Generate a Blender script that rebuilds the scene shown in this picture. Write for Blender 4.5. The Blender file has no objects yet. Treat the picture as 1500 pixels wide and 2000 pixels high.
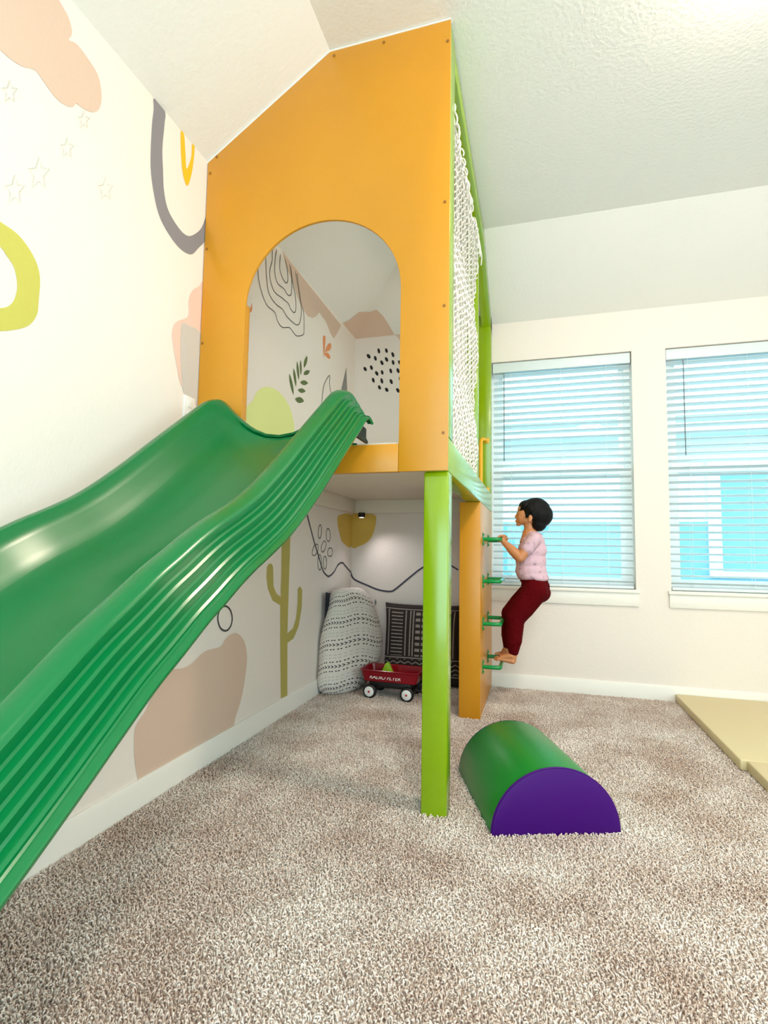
import bpy, bmesh, math, random
from mathutils import Vector, Matrix
random.seed(7)
PI = math.pi
scene = bpy.context.scene
COL = scene.collection

# ------------------------------------------------------------------ camera
def srgb(r, g, b):
    def f(c):
        c /= 255.0
        return c / 12.92 if c <= 0.04045 else ((c + 0.055) / 1.055) ** 2.4
    return (f(r), f(g), f(b), 1.0)

F_PX, YAW, PITCH, ROLL = 1026.905, 0.28366261, 0.07647396, 0.01583225
cy, sy = math.cos(YAW), math.sin(YAW)
fwd = Vector((-sy * math.cos(PITCH), cy * math.cos(PITCH), math.sin(PITCH)))
right0 = Vector((cy, sy, 0.0))
up0 = right0.cross(fwd)
cr, sr = math.cos(ROLL), math.sin(ROLL)
right = cr * right0 + sr * up0
up = -sr * right0 + cr * up0
cam = bpy.data.cameras.new('camera')
cam.sensor_fit = 'VERTICAL'
cam.sensor_height = 36.0
cam.lens = 36.0 * F_PX / 2000.0
cam.clip_start = 0.02
cam_obj = bpy.data.objects.new('camera', cam)
COL.objects.link(cam_obj)
cam_obj.matrix_world = Matrix(((right.x, up.x, -fwd.x, 0.0), (right.y, up.y, -fwd.y, 0.0),
                               (right.z, up.z, -fwd.z, 1.0), (0, 0, 0, 1)))
scene.camera = cam_obj

# ------------------------------------------------------------------ world, lights, exposure
world = bpy.data.worlds.new('sky')
scene.world = world
world.use_nodes = True
bg = world.node_tree.nodes['Background']
bg.inputs['Color'].default_value = (0.62, 0.93, 1.0, 1.0)
bg.inputs['Strength'].default_value = SKY_STRENGTH = 3.7
LAMP_STRENGTH = 105.0
vs = scene.view_settings
vs.view_transform = 'Standard'
vs.look = 'None'
vs.gamma = 1.0
vs.use_curve_mapping = False
vs.exposure = 0.43

def portal(name, loc, rot, sx, sy_):
    l = bpy.data.lights.new(name, 'AREA')
    l.shape = 'RECTANGLE'; l.size = sx; l.size_y = sy_
    l.cycles.is_portal = True
    o = bpy.data.objects.new(name, l); COL.objects.link(o)
    o.location = loc; o.rotation_euler = rot
    return o
portal('window_portal', (0.17, 4.29, 1.63), (-PI / 2, 0, 0), 1.0, 1.7)
portal('window_portal', (1.40, 4.29, 1.63), (-PI / 2, 0, 0), 1.0, 1.7)
portal('window_portal', (3.32, 0.2, 1.6), (0, PI / 2, 0), 1.7, 2.2)
portal('fill_opening_portal', (0.75, -2.22, 1.3), (PI / 2, 0, 0), 3.3, 2.3)  # sampling portal for the added opening behind the camera
LEFT_FILL=[('painted_cloud', 'tan', 1, [(1.211, 2.771), (1.247, 2.751), (1.264, 2.718), (1.261, 2.694), (1.255, 2.676), (1.286, 2.691), (1.335, 2.683), (1.379, 2.661), (1.397, 2.6), (1.389, 2.548), (1.363, 2.514), (1.327, 2.495), (1.299, 2.49), (1.288, 2.47), (1.263, 2.45), (1.225, 2.442), (1.182, 2.455), (1.148, 2.467), (1.107, 2.441), (1.066, 2.429), (1.04, 2.428), (0.956, 2.416), (0.943, 2.584), (1.143, 2.819)]), ('painted_arch', 'slate', 1, [(1.65, 2.829), (1.651, 2.775), (1.646, 2.682), (1.651, 2.525), (1.682, 2.417), (1.72, 2.354), (1.786, 2.315), (1.854, 2.3), (1.923, 2.316), (1.971, 2.373), (2.024, 2.453), (2.024, 2.567), (1.987, 2.48), (1.931, 2.412), (1.883, 2.382), (1.827, 2.386), (1.763, 2.419), (1.733, 2.482), (1.721, 2.563), (1.711, 2.653), (1.716, 2.763), (1.714, 2.832)]), ('painted_arch', 'yellow', 1, [(1.817, 2.83), (1.825, 2.718), (1.844, 2.638), (1.874, 2.605), (1.896, 2.659), (1.909, 2.734), (1.913, 2.831), (1.895, 2.826), (1.893, 2.754), (1.866, 2.678), (1.854, 2.741), (1.838, 2.83)]), ('painted_arch', 'olive', 1, [(1.077, 1.932), (1.129, 1.927), (1.17, 1.903), (1.198, 1.87), (1.211, 1.828), (1.211, 1.757), (1.209, 1.718), (1.191, 1.679), (1.16, 1.65), (1.1, 1.617), (1.057, 1.603), (1.052, 1.663), (1.095, 1.683), (1.12, 1.702), (1.135, 1.731), (1.14, 1.774), (1.127, 1.821), (1.103, 1.844), (1.082, 1.86), (1.045, 1.868), (1.04, 1.936)]), ('painted_shape', 'pink', 1, [(1.987, 2.199), (1.942, 2.156), (1.92, 2.101), (1.922, 2.031), (1.856, 1.979), (1.828, 1.942), (1.825, 1.892), (1.851, 1.812), (1.884, 1.726), (1.909, 1.703), (1.964, 1.678), (2.035, 1.677), (2.075, 1.894), (2.025, 2.217)]), ('plaster_patch', 'plaster', 1, [(1.878, 1.959), (1.935, 1.99), (2.009, 1.991), (2.053, 1.927), (2.047, 1.666), (1.957, 1.673), (1.902, 1.709)]), ('painted_mountain', 'tan', 1, [(2.149, 0.53), (2.272, 0.531), (2.314, 0.561), (2.372, 0.578), (2.429, 0.57), (2.492, 0.521), (2.523, 0.444), (2.518, 0.357), (2.486, 0.241), (2.434, 0.153), (2.395, 0.106), (2.178, 0.106), (1.964, 0.102), (1.774, 0.102), (1.744, 0.14), (1.725, 0.218), (1.72, 0.295), (1.731, 0.33), (1.773, 0.362), (1.817, 0.424), (1.86, 0.459), (1.914, 0.493), (1.987, 0.486), (2.05, 0.493)]), ('painted_cactus', 'olive2', 0, [(2.907, 1.236), (2.879, 1.048), (2.886, 0.842), (2.884, 0.772), (2.888, 0.723), (2.834, 0.745), (2.793, 0.792), (2.78, 0.906), (2.76, 0.924), (2.73, 0.924), (2.707, 0.907), (2.705, 0.849), (2.727, 0.781), (2.787, 0.71), (2.884, 0.674), (2.897, 0.476), (2.928, 0.118), (3.015, 0.114), (2.995, 0.434), (3.079, 0.449), (3.149, 0.516), (3.188, 0.63), (3.188, 0.746), (3.155, 0.772), (3.118, 0.757), (3.124, 0.669), (3.107, 0.573), (3.067, 0.514), (2.991, 0.493), (2.991, 0.693), (2.993, 1.105), (2.998, 1.243)]), ('painted_blob', 'lime', 1, [(2.427, 1.755), (2.487, 1.809), (2.526, 1.867), (2.598, 1.918), (2.692, 1.945), (2.812, 1.944), (2.924, 1.9), (2.986, 1.828), (3.004, 1.744), (2.946, 1.559), (2.374, 1.46), (2.359, 1.672)]), ('painted_mountain', 'tan', 0, [(2.773, 2.799), (3.776, 2.786), (3.707, 2.7), (3.632, 2.622), (3.57, 2.632), (3.473, 2.685), (3.346, 2.697), (3.3, 2.649), (3.233, 2.604), (3.144, 2.584), (3.057, 2.605), (2.993, 2.639), (2.91, 2.706), (2.83, 2.761)]), ('painted_petal', 'orange', 1, [(3.444, 2.406), (3.423, 2.541), (3.449, 2.568), (3.471, 2.56), (3.464, 2.496), (3.452, 2.44)]), ('painted_petal', 'orange', 1, [(3.462, 2.449), (3.505, 2.517), (3.561, 2.557), (3.584, 2.542), (3.559, 2.501), (3.487, 2.463)]), ('painted_petal', 'orange', 1, [(3.45, 2.434), (3.513, 2.465), (3.562, 2.46), (3.563, 2.436), (3.503, 2.426)]), ('painted_petal', 'orange', 1, [(2.444, 2.337), (2.452, 2.307), (2.438, 2.283), (2.417, 2.281), (2.406, 2.3), (2.425, 2.296), (2.438, 2.314)]), ('painted_leaf', 'leaf', 0, [(3.121, 2.212), (3.136, 2.227), (3.148, 2.241), (3.157, 2.255), (3.164, 2.267), (3.168, 2.28), (3.169, 2.291), (3.167, 2.302), (3.162, 2.312), (3.146, 2.296), (3.134, 2.282), (3.125, 2.269), (3.118, 2.256), (3.115, 2.244), (3.114, 2.233), (3.115, 2.222)]), ('painted_leaf', 'leaf', 0, [(3.117, 2.165), (3.138, 2.17), (3.156, 2.176), (3.171, 2.183), (3.185, 2.19), (3.195, 2.198), (3.203, 2.207), (3.209, 2.217), (3.212, 2.227), (3.19, 2.221), (3.172, 2.215), (3.156, 2.208), (3.143, 2.201), (3.133, 2.193), (3.125, 2.184), (3.119, 2.175)]), ('painted_leaf', 'leaf', 0, [(3.069, 2.099), (3.082, 2.094), (3.096, 2.093), (3.111, 2.094), (3.126, 2.097), (3.141, 2.102), (3.157, 2.109), (3.174, 2.119), (3.191, 2.131), (3.177, 2.135), (3.162, 2.136), (3.148, 2.135), (3.133, 2.132), (3.117, 2.127), (3.101, 2.12), (3.085, 2.111)]), ('painted_leaf', 'leaf', 0, [(3.036, 2.038), (3.048, 2.034), (3.061, 2.032), (3.075, 2.032), (3.089, 2.034), (3.105, 2.038), (3.121, 2.045), (3.138, 2.053), (3.156, 2.064), (3.143, 2.068), (3.13, 2.07), (3.116, 2.07), (3.101, 2.068), (3.086, 2.063), (3.07, 2.057), (3.053, 2.049)]), ('painted_leaf', 'leaf', 0, [(3.001, 1.97), (3.012, 1.962), (3.025, 1.958), (3.039, 1.956), (3.055, 1.957), (3.072, 1.961), (3.091, 1.968), (3.112, 1.977), (3.135, 1.99), (3.123, 1.998), (3.109, 2.002), (3.094, 2.003), (3.078, 2.002), (3.061, 1.998), (3.042, 1.991), (3.022, 1.982)]), ('painted_leaf', 'leaf', 0, [(3.078, 2.147), (3.083, 2.162), (3.086, 2.176), (3.087, 2.19), (3.086, 2.203), (3.084, 2.215), (3.08, 2.227), (3.074, 2.238), (3.066, 2.248), (3.061, 2.233), (3.058, 2.219), (3.057, 2.206), (3.058, 2.193), (3.06, 2.18), (3.064, 2.169), (3.07, 2.158)]), ('painted_leaf', 'leaf', 0, [(3.048, 2.105), (3.051, 2.123), (3.052, 2.139), (3.05, 2.154), (3.047, 2.169), (3.042, 2.183), (3.035, 2.197), (3.026, 2.209), (3.014, 2.22), (3.011, 2.203), (3.011, 2.187), (3.012, 2.172), (3.015, 2.157), (3.021, 2.143), (3.028, 2.13), (3.037, 2.117)]), ('painted_leaf', 'leaf', 0, [(3.011, 2.05), (3.014, 2.067), (3.014, 2.083), (3.011, 2.098), (3.007, 2.112), (3.001, 2.125), (2.992, 2.138), (2.982, 2.149), (2.969, 2.159), (2.966, 2.143), (2.966, 2.127), (2.968, 2.112), (2.973, 2.098), (2.979, 2.085), (2.987, 2.073), (2.998, 2.061)]), ('painted_leaf', 'leaf', 0, [(2.98, 1.987), (2.98, 2.006), (2.976, 2.023), (2.971, 2.039), (2.963, 2.054), (2.954, 2.068), (2.942, 2.081), (2.928, 2.094), (2.911, 2.104), (2.911, 2.086), (2.914, 2.07), (2.919, 2.054), (2.927, 2.039), (2.936, 2.025), (2.948, 2.011), (2.962, 1.999)]), ('painted_spike', 'greyspike', 0, [(3.912, 2.496), (3.955, 2.263), (3.782, 2.212)]), ('painted_sun', 'sun', 1, [(4.129, 1.293), (3.821, 1.281), (3.799, 1.213), (3.848, 1.136), (3.92, 1.071), (4.129, 1.048)])]
BACK_FILL=[('painted_dot', 'black', 0, [(-1.349, 2.662), (-1.345, 2.653), (-1.343, 2.645), (-1.344, 2.639), (-1.347, 2.635), (-1.352, 2.634), (-1.359, 2.636), (-1.366, 2.641), (-1.372, 2.648), (-1.377, 2.656), (-1.379, 2.664), (-1.378, 2.671), (-1.375, 2.675), (-1.369, 2.676), (-1.362, 2.674), (-1.355, 2.669)]), ('painted_dot', 'black', 0, [(-1.261, 2.696), (-1.26, 2.687), (-1.26, 2.68), (-1.263, 2.674), (-1.266, 2.672), (-1.271, 2.673), (-1.276, 2.677), (-1.28, 2.684), (-1.283, 2.692), (-1.284, 2.701), (-1.284, 2.708), (-1.281, 2.714), (-1.278, 2.716), (-1.273, 2.715), (-1.268, 2.711), (-1.264, 2.704)]), ('painted_dot', 'black', 0, [(-1.194, 2.692), (-1.192, 2.684), (-1.193, 2.677), (-1.195, 2.672), (-1.199, 2.669), (-1.203, 2.67), (-1.208, 2.674), (-1.213, 2.68), (-1.216, 2.688), (-1.217, 2.696), (-1.217, 2.703), (-1.215, 2.708), (-1.211, 2.711), (-1.206, 2.71), (-1.202, 2.706), (-1.197, 2.7)]), ('painted_dot', 'black', 0, [(-1.137, 2.652), (-1.135, 2.643), (-1.135, 2.636), (-1.137, 2.63), (-1.141, 2.627), (-1.146, 2.628), (-1.151, 2.632), (-1.156, 2.639), (-1.159, 2.647), (-1.161, 2.656), (-1.162, 2.663), (-1.16, 2.669), (-1.156, 2.672), (-1.151, 2.671), (-1.146, 2.667), (-1.141, 2.66)]), ('painted_dot', 'black', 0, [(-1.29, 2.634), (-1.288, 2.625), (-1.289, 2.618), (-1.291, 2.612), (-1.294, 2.61), (-1.299, 2.611), (-1.304, 2.615), (-1.309, 2.621), (-1.312, 2.629), (-1.314, 2.638), (-1.314, 2.645), (-1.311, 2.651), (-1.308, 2.653), (-1.303, 2.653), (-1.298, 2.649), (-1.293, 2.642)]), ('painted_dot', 'black', 0, [(-1.231, 2.592), (-1.229, 2.584), (-1.228, 2.577), (-1.23, 2.571), (-1.234, 2.568), (-1.239, 2.568), (-1.244, 2.571), (-1.25, 2.577), (-1.254, 2.585), (-1.257, 2.593), (-1.257, 2.601), (-1.255, 2.607), (-1.252, 2.61), (-1.247, 2.609), (-1.241, 2.606), (-1.236, 2.6)]), ('painted_dot', 'black', 0, [(-1.191, 2.618), (-1.188, 2.609), (-1.187, 2.602), (-1.189, 2.596), (-1.193, 2.593), (-1.198, 2.593), (-1.203, 2.596), (-1.209, 2.601), (-1.214, 2.609), (-1.217, 2.617), (-1.217, 2.625), (-1.216, 2.631), (-1.212, 2.634), (-1.207, 2.634), (-1.201, 2.631), (-1.196, 2.625)]), ('painted_dot', 'black', 0, [(-1.134, 2.584), (-1.133, 2.576), (-1.134, 2.568), (-1.136, 2.563), (-1.139, 2.561), (-1.144, 2.562), (-1.149, 2.566), (-1.153, 2.573), (-1.156, 2.581), (-1.157, 2.589), (-1.156, 2.597), (-1.154, 2.602), (-1.151, 2.604), (-1.146, 2.603), (-1.141, 2.599), (-1.137, 2.592)]), ('painted_dot', 'black', 0, [(-1.077, 2.582), (-1.074, 2.575), (-1.074, 2.568), (-1.075, 2.562), (-1.079, 2.559), (-1.084, 2.559), (-1.09, 2.561), (-1.095, 2.566), (-1.1, 2.573), (-1.102, 2.58), (-1.103, 2.587), (-1.102, 2.593), (-1.098, 2.596), (-1.093, 2.596), (-1.087, 2.594), (-1.082, 2.589)]), ('painted_dot', 'black', 0, [(-1.379, 2.553), (-1.376, 2.545), (-1.375, 2.538), (-1.376, 2.532), (-1.38, 2.529), (-1.385, 2.528), (-1.391, 2.53), (-1.397, 2.535), (-1.402, 2.541), (-1.405, 2.549), (-1.406, 2.556), (-1.405, 2.562), (-1.401, 2.565), (-1.396, 2.566), (-1.39, 2.564), (-1.384, 2.559)]), ('painted_dot', 'black', 0, [(-1.323, 2.557), (-1.322, 2.549), (-1.322, 2.542), (-1.324, 2.536), (-1.327, 2.534), (-1.332, 2.534), (-1.338, 2.538), (-1.342, 2.544), (-1.346, 2.551), (-1.348, 2.559), (-1.348, 2.567), (-1.346, 2.572), (-1.342, 2.575), (-1.337, 2.574), (-1.332, 2.571), (-1.327, 2.565)]), ('painted_dot', 'black', 0, [(-1.275, 2.505), (-1.272, 2.497), (-1.272, 2.489), (-1.273, 2.483), (-1.277, 2.48), (-1.282, 2.48), (-1.288, 2.483), (-1.293, 2.489), (-1.298, 2.496), (-1.301, 2.504), (-1.302, 2.512), (-1.3, 2.518), (-1.297, 2.521), (-1.292, 2.521), (-1.286, 2.518), (-1.28, 2.513)]), ('painted_dot', 'black', 0, [(-1.228, 2.507), (-1.227, 2.499), (-1.228, 2.492), (-1.23, 2.487), (-1.234, 2.485), (-1.238, 2.486), (-1.243, 2.49), (-1.247, 2.496), (-1.25, 2.503), (-1.251, 2.511), (-1.25, 2.518), (-1.248, 2.523), (-1.244, 2.525), (-1.24, 2.524), (-1.235, 2.52), (-1.231, 2.514)]), ('painted_dot', 'black', 0, [(-1.153, 2.514), (-1.152, 2.505), (-1.152, 2.498), (-1.154, 2.493), (-1.158, 2.49), (-1.162, 2.491), (-1.167, 2.495), (-1.172, 2.501), (-1.175, 2.509), (-1.176, 2.518), (-1.176, 2.525), (-1.174, 2.531), (-1.17, 2.533), (-1.166, 2.532), (-1.161, 2.528), (-1.156, 2.522)]), ('painted_dot', 'black', 0, [(-1.09, 2.512), (-1.088, 2.503), (-1.088, 2.496), (-1.09, 2.49), (-1.093, 2.487), (-1.098, 2.487), (-1.103, 2.491), (-1.108, 2.497), (-1.113, 2.505), (-1.115, 2.514), (-1.115, 2.522), (-1.113, 2.528), (-1.11, 2.531), (-1.105, 2.53), (-1.1, 2.526), (-1.095, 2.52)]), ('painted_dot', 'black', 0, [(-1.305, 2.447), (-1.303, 2.438), (-1.303, 2.431), (-1.305, 2.425), (-1.308, 2.423), (-1.313, 2.423), (-1.318, 2.427), (-1.323, 2.433), (-1.327, 2.441), (-1.329, 2.45), (-1.329, 2.457), (-1.327, 2.463), (-1.323, 2.465), (-1.318, 2.465), (-1.313, 2.461), (-1.308, 2.455)]), ('painted_dot', 'black', 0, [(-1.23, 2.434), (-1.229, 2.425), (-1.229, 2.417), (-1.231, 2.411), (-1.235, 2.409), (-1.24, 2.41), (-1.244, 2.415), (-1.249, 2.422), (-1.252, 2.431), (-1.253, 2.44), (-1.253, 2.448), (-1.251, 2.453), (-1.247, 2.456), (-1.243, 2.455), (-1.238, 2.45), (-1.234, 2.443)]), ('painted_dot', 'black', 0, [(-1.148, 2.424), (-1.146, 2.415), (-1.145, 2.407), (-1.147, 2.401), (-1.151, 2.398), (-1.155, 2.399), (-1.161, 2.402), (-1.166, 2.409), (-1.17, 2.417), (-1.173, 2.425), (-1.173, 2.433), (-1.171, 2.439), (-1.168, 2.442), (-1.163, 2.442), (-1.157, 2.438), (-1.152, 2.432)]), ('painted_dot', 'black', 0, [(-1.07, 2.437), (-1.067, 2.429), (-1.067, 2.421), (-1.069, 2.415), (-1.072, 2.412), (-1.077, 2.413), (-1.082, 2.416), (-1.087, 2.423), (-1.092, 2.431), (-1.094, 2.439), (-1.094, 2.447), (-1.092, 2.453), (-1.089, 2.456), (-1.084, 2.455), (-1.079, 2.452), (-1.074, 2.445)]), ('painted_dot', 'black', 0, [(-1.249, 2.381), (-1.247, 2.373), (-1.247, 2.367), (-1.249, 2.361), (-1.253, 2.359), (-1.258, 2.359), (-1.263, 2.362), (-1.268, 2.367), (-1.272, 2.374), (-1.274, 2.382), (-1.274, 2.389), (-1.272, 2.394), (-1.268, 2.397), (-1.263, 2.397), (-1.258, 2.394), (-1.253, 2.388)]), ('painted_dot', 'black', 0, [(-1.186, 2.359), (-1.183, 2.352), (-1.182, 2.345), (-1.183, 2.339), (-1.187, 2.335), (-1.192, 2.335), (-1.198, 2.337), (-1.204, 2.341), (-1.208, 2.347), (-1.212, 2.355), (-1.212, 2.362), (-1.211, 2.368), (-1.208, 2.371), (-1.202, 2.372), (-1.196, 2.37), (-1.191, 2.365)]), ('painted_dot', 'black', 0, [(-1.088, 2.347), (-1.084, 2.339), (-1.082, 2.332), (-1.083, 2.325), (-1.086, 2.321), (-1.091, 2.32), (-1.098, 2.322), (-1.104, 2.326), (-1.11, 2.333), (-1.114, 2.341), (-1.116, 2.349), (-1.116, 2.356), (-1.112, 2.36), (-1.107, 2.361), (-1.101, 2.359), (-1.094, 2.354)]), ('painted_dot', 'black', 0, [(-1.019, 2.61), (-1.018, 2.602), (-1.018, 2.595), (-1.02, 2.59), (-1.024, 2.588), (-1.028, 2.588), (-1.033, 2.592), (-1.038, 2.597), (-1.041, 2.605), (-1.043, 2.612), (-1.043, 2.619), (-1.04, 2.624), (-1.037, 2.627), (-1.032, 2.626), (-1.027, 2.623), (-1.023, 2.617)]), ('painted_dot', 'black', 0, [(-1.006, 2.53), (-1.003, 2.523), (-1.003, 2.516), (-1.004, 2.511), (-1.007, 2.507), (-1.012, 2.506), (-1.018, 2.508), (-1.024, 2.513), (-1.029, 2.519), (-1.032, 2.527), (-1.033, 2.534), (-1.031, 2.539), (-1.028, 2.543), (-1.023, 2.544), (-1.017, 2.541), (-1.011, 2.537)]), ('painted_dot', 'black', 0, [(-1.017, 2.435), (-1.016, 2.428), (-1.016, 2.421), (-1.019, 2.416), (-1.022, 2.414), (-1.027, 2.415), (-1.031, 2.418), (-1.036, 2.424), (-1.039, 2.431), (-1.04, 2.439), (-1.04, 2.445), (-1.037, 2.45), (-1.034, 2.453), (-1.029, 2.452), (-1.025, 2.448), (-1.02, 2.443)]), ('painted_dot', 'black', 0, [(-0.994, 2.352), (-0.993, 2.344), (-0.994, 2.338), (-0.996, 2.333), (-1.0, 2.331), (-1.004, 2.332), (-1.008, 2.336), (-1.012, 2.342), (-1.014, 2.349), (-1.015, 2.357), (-1.014, 2.364), (-1.012, 2.368), (-1.008, 2.37), (-1.004, 2.369), (-1.0, 2.365), (-0.996, 2.359)]), ('painted_mountain', 'tan', 0, [(-1.136, 2.825), (-1.033, 2.827), (-1.031, 2.689), (-1.079, 2.746), (-1.109, 2.798)]), ('painted_sun', 'sun', 1, [(-1.479, 1.303), (-1.396, 1.314), (-1.277, 1.302), (-1.282, 1.189), (-1.325, 1.098), (-1.405, 1.05), (-1.479, 1.049)]), ('painted_diamond', 'greyspike', 0, [(-1.265, 0.623), (-1.253, 0.593), (-1.264, 0.562), (-1.274, 0.592)])]
LEFT_LINE=[('painted_line', 'ink', 0.005, 0, [(2.494, 2.569), (2.506, 2.504), (2.556, 2.434), (2.613, 2.401), (2.703, 2.402), (2.74, 2.364), (2.802, 2.355), (2.892, 2.391), (2.95, 2.384), (3.0, 2.382), (3.08, 2.42), (3.105, 2.458), (3.091, 2.574), (3.057, 2.614), (3.009, 2.702), (2.979, 2.789)]), ('painted_line', 'ink', 0.005, 0, [(2.575, 2.67), (2.589, 2.572), (2.624, 2.484), (2.708, 2.458), (2.795, 2.465), (2.851, 2.447), (2.946, 2.445), (3.005, 2.457), (3.043, 2.497), (3.055, 2.576), (3.023, 2.653), (2.953, 2.79)]), ('painted_line', 'ink', 0.005, 0, [(2.646, 2.768), (2.65, 2.696), (2.627, 2.625), (2.634, 2.571), (2.687, 2.523), (2.791, 2.532), (2.873, 2.536), (2.903, 2.515), (2.951, 2.515), (2.975, 2.548), (2.964, 2.625), (2.92, 2.693), (2.885, 2.789)]), ('painted_line', 'ink', 0.005, 0, [(2.7, 2.787), (2.683, 2.714), (2.688, 2.633), (2.725, 2.593), (2.804, 2.599), (2.851, 2.587), (2.888, 2.597), (2.908, 2.633), (2.898, 2.735), (2.866, 2.788)]), ('painted_line', 'ink', 0.005, 0, [(2.747, 2.784), (2.744, 2.697), (2.782, 2.657), (2.828, 2.649), (2.851, 2.675), (2.841, 2.74), (2.81, 2.787)]), ('painted_line', 'ink', 0.006, 0, [(3.431, 2.064), (3.443, 2.143), (3.476, 2.224), (3.563, 2.309), (3.567, 2.243), (3.606, 2.182)]), ('painted_line', 'ink2', 0.013, 0, [(3.164, 1.358), (3.227, 1.251), (3.357, 1.069), (3.444, 0.963), (3.524, 0.867), (3.593, 0.828), (3.653, 0.818), (3.744, 0.846), (3.826, 0.898), (3.915, 0.913), (3.986, 0.887), (4.129, 0.829)]), ('painted_ring', 'ink', 0.009, 1, [(2.367, 0.655), (2.363, 0.632), (2.351, 0.614), (2.331, 0.603), (2.307, 0.602), (2.283, 0.61), (2.262, 0.625), (2.248, 0.646), (2.241, 0.669), (2.244, 0.691), (2.256, 0.709), (2.275, 0.72), (2.299, 0.723), (2.323, 0.716), (2.345, 0.7), (2.36, 0.679)]), ('painted_ring', 'ink', 0.006, 1, [(3.485, 1.14), (3.481, 1.121), (3.473, 1.105), (3.463, 1.094), (3.451, 1.091), (3.44, 1.094), (3.43, 1.104), (3.425, 1.12), (3.424, 1.138), (3.427, 1.157), (3.435, 1.173), (3.445, 1.183), (3.457, 1.188), (3.469, 1.184), (3.478, 1.174), (3.484, 1.158)]), ('painted_ring', 'ink', 0.006, 1, [(3.651, 1.123), (3.651, 1.104), (3.646, 1.088), (3.635, 1.077), (3.62, 1.073), (3.604, 1.076), (3.59, 1.085), (3.578, 1.1), (3.572, 1.118), (3.571, 1.136), (3.577, 1.152), (3.587, 1.163), (3.602, 1.168), (3.618, 1.165), (3.633, 1.156), (3.644, 1.141)]), ('painted_ring', 'ink', 0.006, 1, [(3.567, 1.033), (3.557, 1.017), (3.543, 1.005), (3.526, 0.997), (3.511, 0.995), (3.498, 0.999), (3.49, 1.009), (3.488, 1.022), (3.492, 1.037), (3.502, 1.052), (3.516, 1.065), (3.532, 1.073), (3.547, 1.075), (3.56, 1.071), (3.569, 1.062), (3.571, 1.048)]), ('painted_ring', 'ink', 0.006, 1, [(3.424, 1.004), (3.41, 0.989), (3.392, 0.977), (3.372, 0.971), (3.354, 0.97), (3.34, 0.975), (3.332, 0.985), (3.332, 0.999), (3.34, 1.014), (3.353, 1.029), (3.371, 1.041), (3.391, 1.048), (3.409, 1.049), (3.424, 1.044), (3.432, 1.034), (3.432, 1.02)]), ('painted_ring', 'ink', 0.006, 1, [(3.707, 0.993), (3.7, 0.981), (3.687, 0.971), (3.669, 0.965), (3.649, 0.964), (3.631, 0.967), (3.616, 0.974), (3.607, 0.985), (3.606, 0.997), (3.612, 1.008), (3.625, 1.018), (3.642, 1.025), (3.662, 1.027), (3.681, 1.024), (3.696, 1.016), (3.705, 1.006)]), ('painted_ring', 'ink', 0.006, 1, [(3.499, 0.922), (3.498, 0.901), (3.493, 0.883), (3.483, 0.871), (3.471, 0.868), (3.458, 0.872), (3.445, 0.884), (3.436, 0.901), (3.431, 0.922), (3.432, 0.943), (3.437, 0.96), (3.446, 0.972), (3.459, 0.976), (3.472, 0.972), (3.484, 0.96), (3.494, 0.943)]), ('painted_ring', 'ink', 0.006, 1, [(3.594, 0.918), (3.593, 0.9), (3.587, 0.885), (3.577, 0.875), (3.565, 0.872), (3.552, 0.876), (3.541, 0.886), (3.534, 0.901), (3.53, 0.918), (3.531, 0.936), (3.537, 0.95), (3.547, 0.96), (3.559, 0.964), (3.572, 0.96), (3.583, 0.95), (3.591, 0.935)]), ('pencil_star', 'pencil', 0.0022, 2, [(1.073, 2.366), (1.081, 2.348), (1.097, 2.361), (1.086, 2.334), (1.091, 2.313), (1.076, 2.313), (1.064, 2.288), (1.066, 2.316), (1.052, 2.321), (1.068, 2.337)]), ('pencil_star', 'pencil', 0.0022, 2, [(1.179, 2.207), (1.191, 2.181), (1.217, 2.197), (1.199, 2.158), (1.207, 2.127), (1.184, 2.131), (1.164, 2.097), (1.167, 2.136), (1.147, 2.145), (1.171, 2.166)]), ('pencil_star', 'pencil', 0.0022, 2, [(1.108, 2.097), (1.118, 2.073), (1.14, 2.086), (1.125, 2.054), (1.132, 2.026), (1.113, 2.031), (1.096, 2.002), (1.099, 2.036), (1.082, 2.045), (1.102, 2.062)]), ('pencil_star', 'pencil', 0.0022, 2, [(1.271, 2.345), (1.279, 2.328), (1.298, 2.34), (1.285, 2.313), (1.291, 2.293), (1.274, 2.294), (1.26, 2.269), (1.263, 2.296), (1.248, 2.301), (1.266, 2.317)]), ('pencil_star', 'pencil', 0.0022, 2, [(1.433, 2.326), (1.444, 2.304), (1.47, 2.32), (1.452, 2.286), (1.46, 2.26), (1.438, 2.262), (1.418, 2.232), (1.421, 2.265), (1.402, 2.272), (1.426, 2.291)]), ('pencil_star', 'pencil', 0.0022, 2, [(1.328, 2.488), (1.336, 2.473), (1.353, 2.485), (1.341, 2.46), (1.346, 2.442), (1.331, 2.442), (1.318, 2.419), (1.32, 2.443), (1.307, 2.447), (1.323, 2.462)])]
BACK_LINE=[('painted_line', 'ink2', 0.013, 0, [(-1.479, 0.829), (-1.479, 0.817), (-1.446, 0.772), (-1.338, 0.729), (-1.237, 0.695), (-1.142, 0.686), (-1.095, 0.708), (-0.982, 0.802), (-0.886, 0.877), (-0.796, 0.92), (-0.693, 0.922), (-0.592, 0.872)])]
CEIL_LEFT=[(-1.48, 3.807, 0), (-1.434, 3.836, 2.85), (-1.351, 3.827, 2.904), (-1.288, 3.928, 0), (-1.48, 4.13, 0)]
CEIL_BACK=[(-1.288, 3.928, 0), (-1.232, 3.916, 2.954), (-1.19, 3.973, 2.918), (-1.163, 4.041, 2.875), (-1.136, 4.13, 0), (-1.48, 4.13, 0)]
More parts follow.
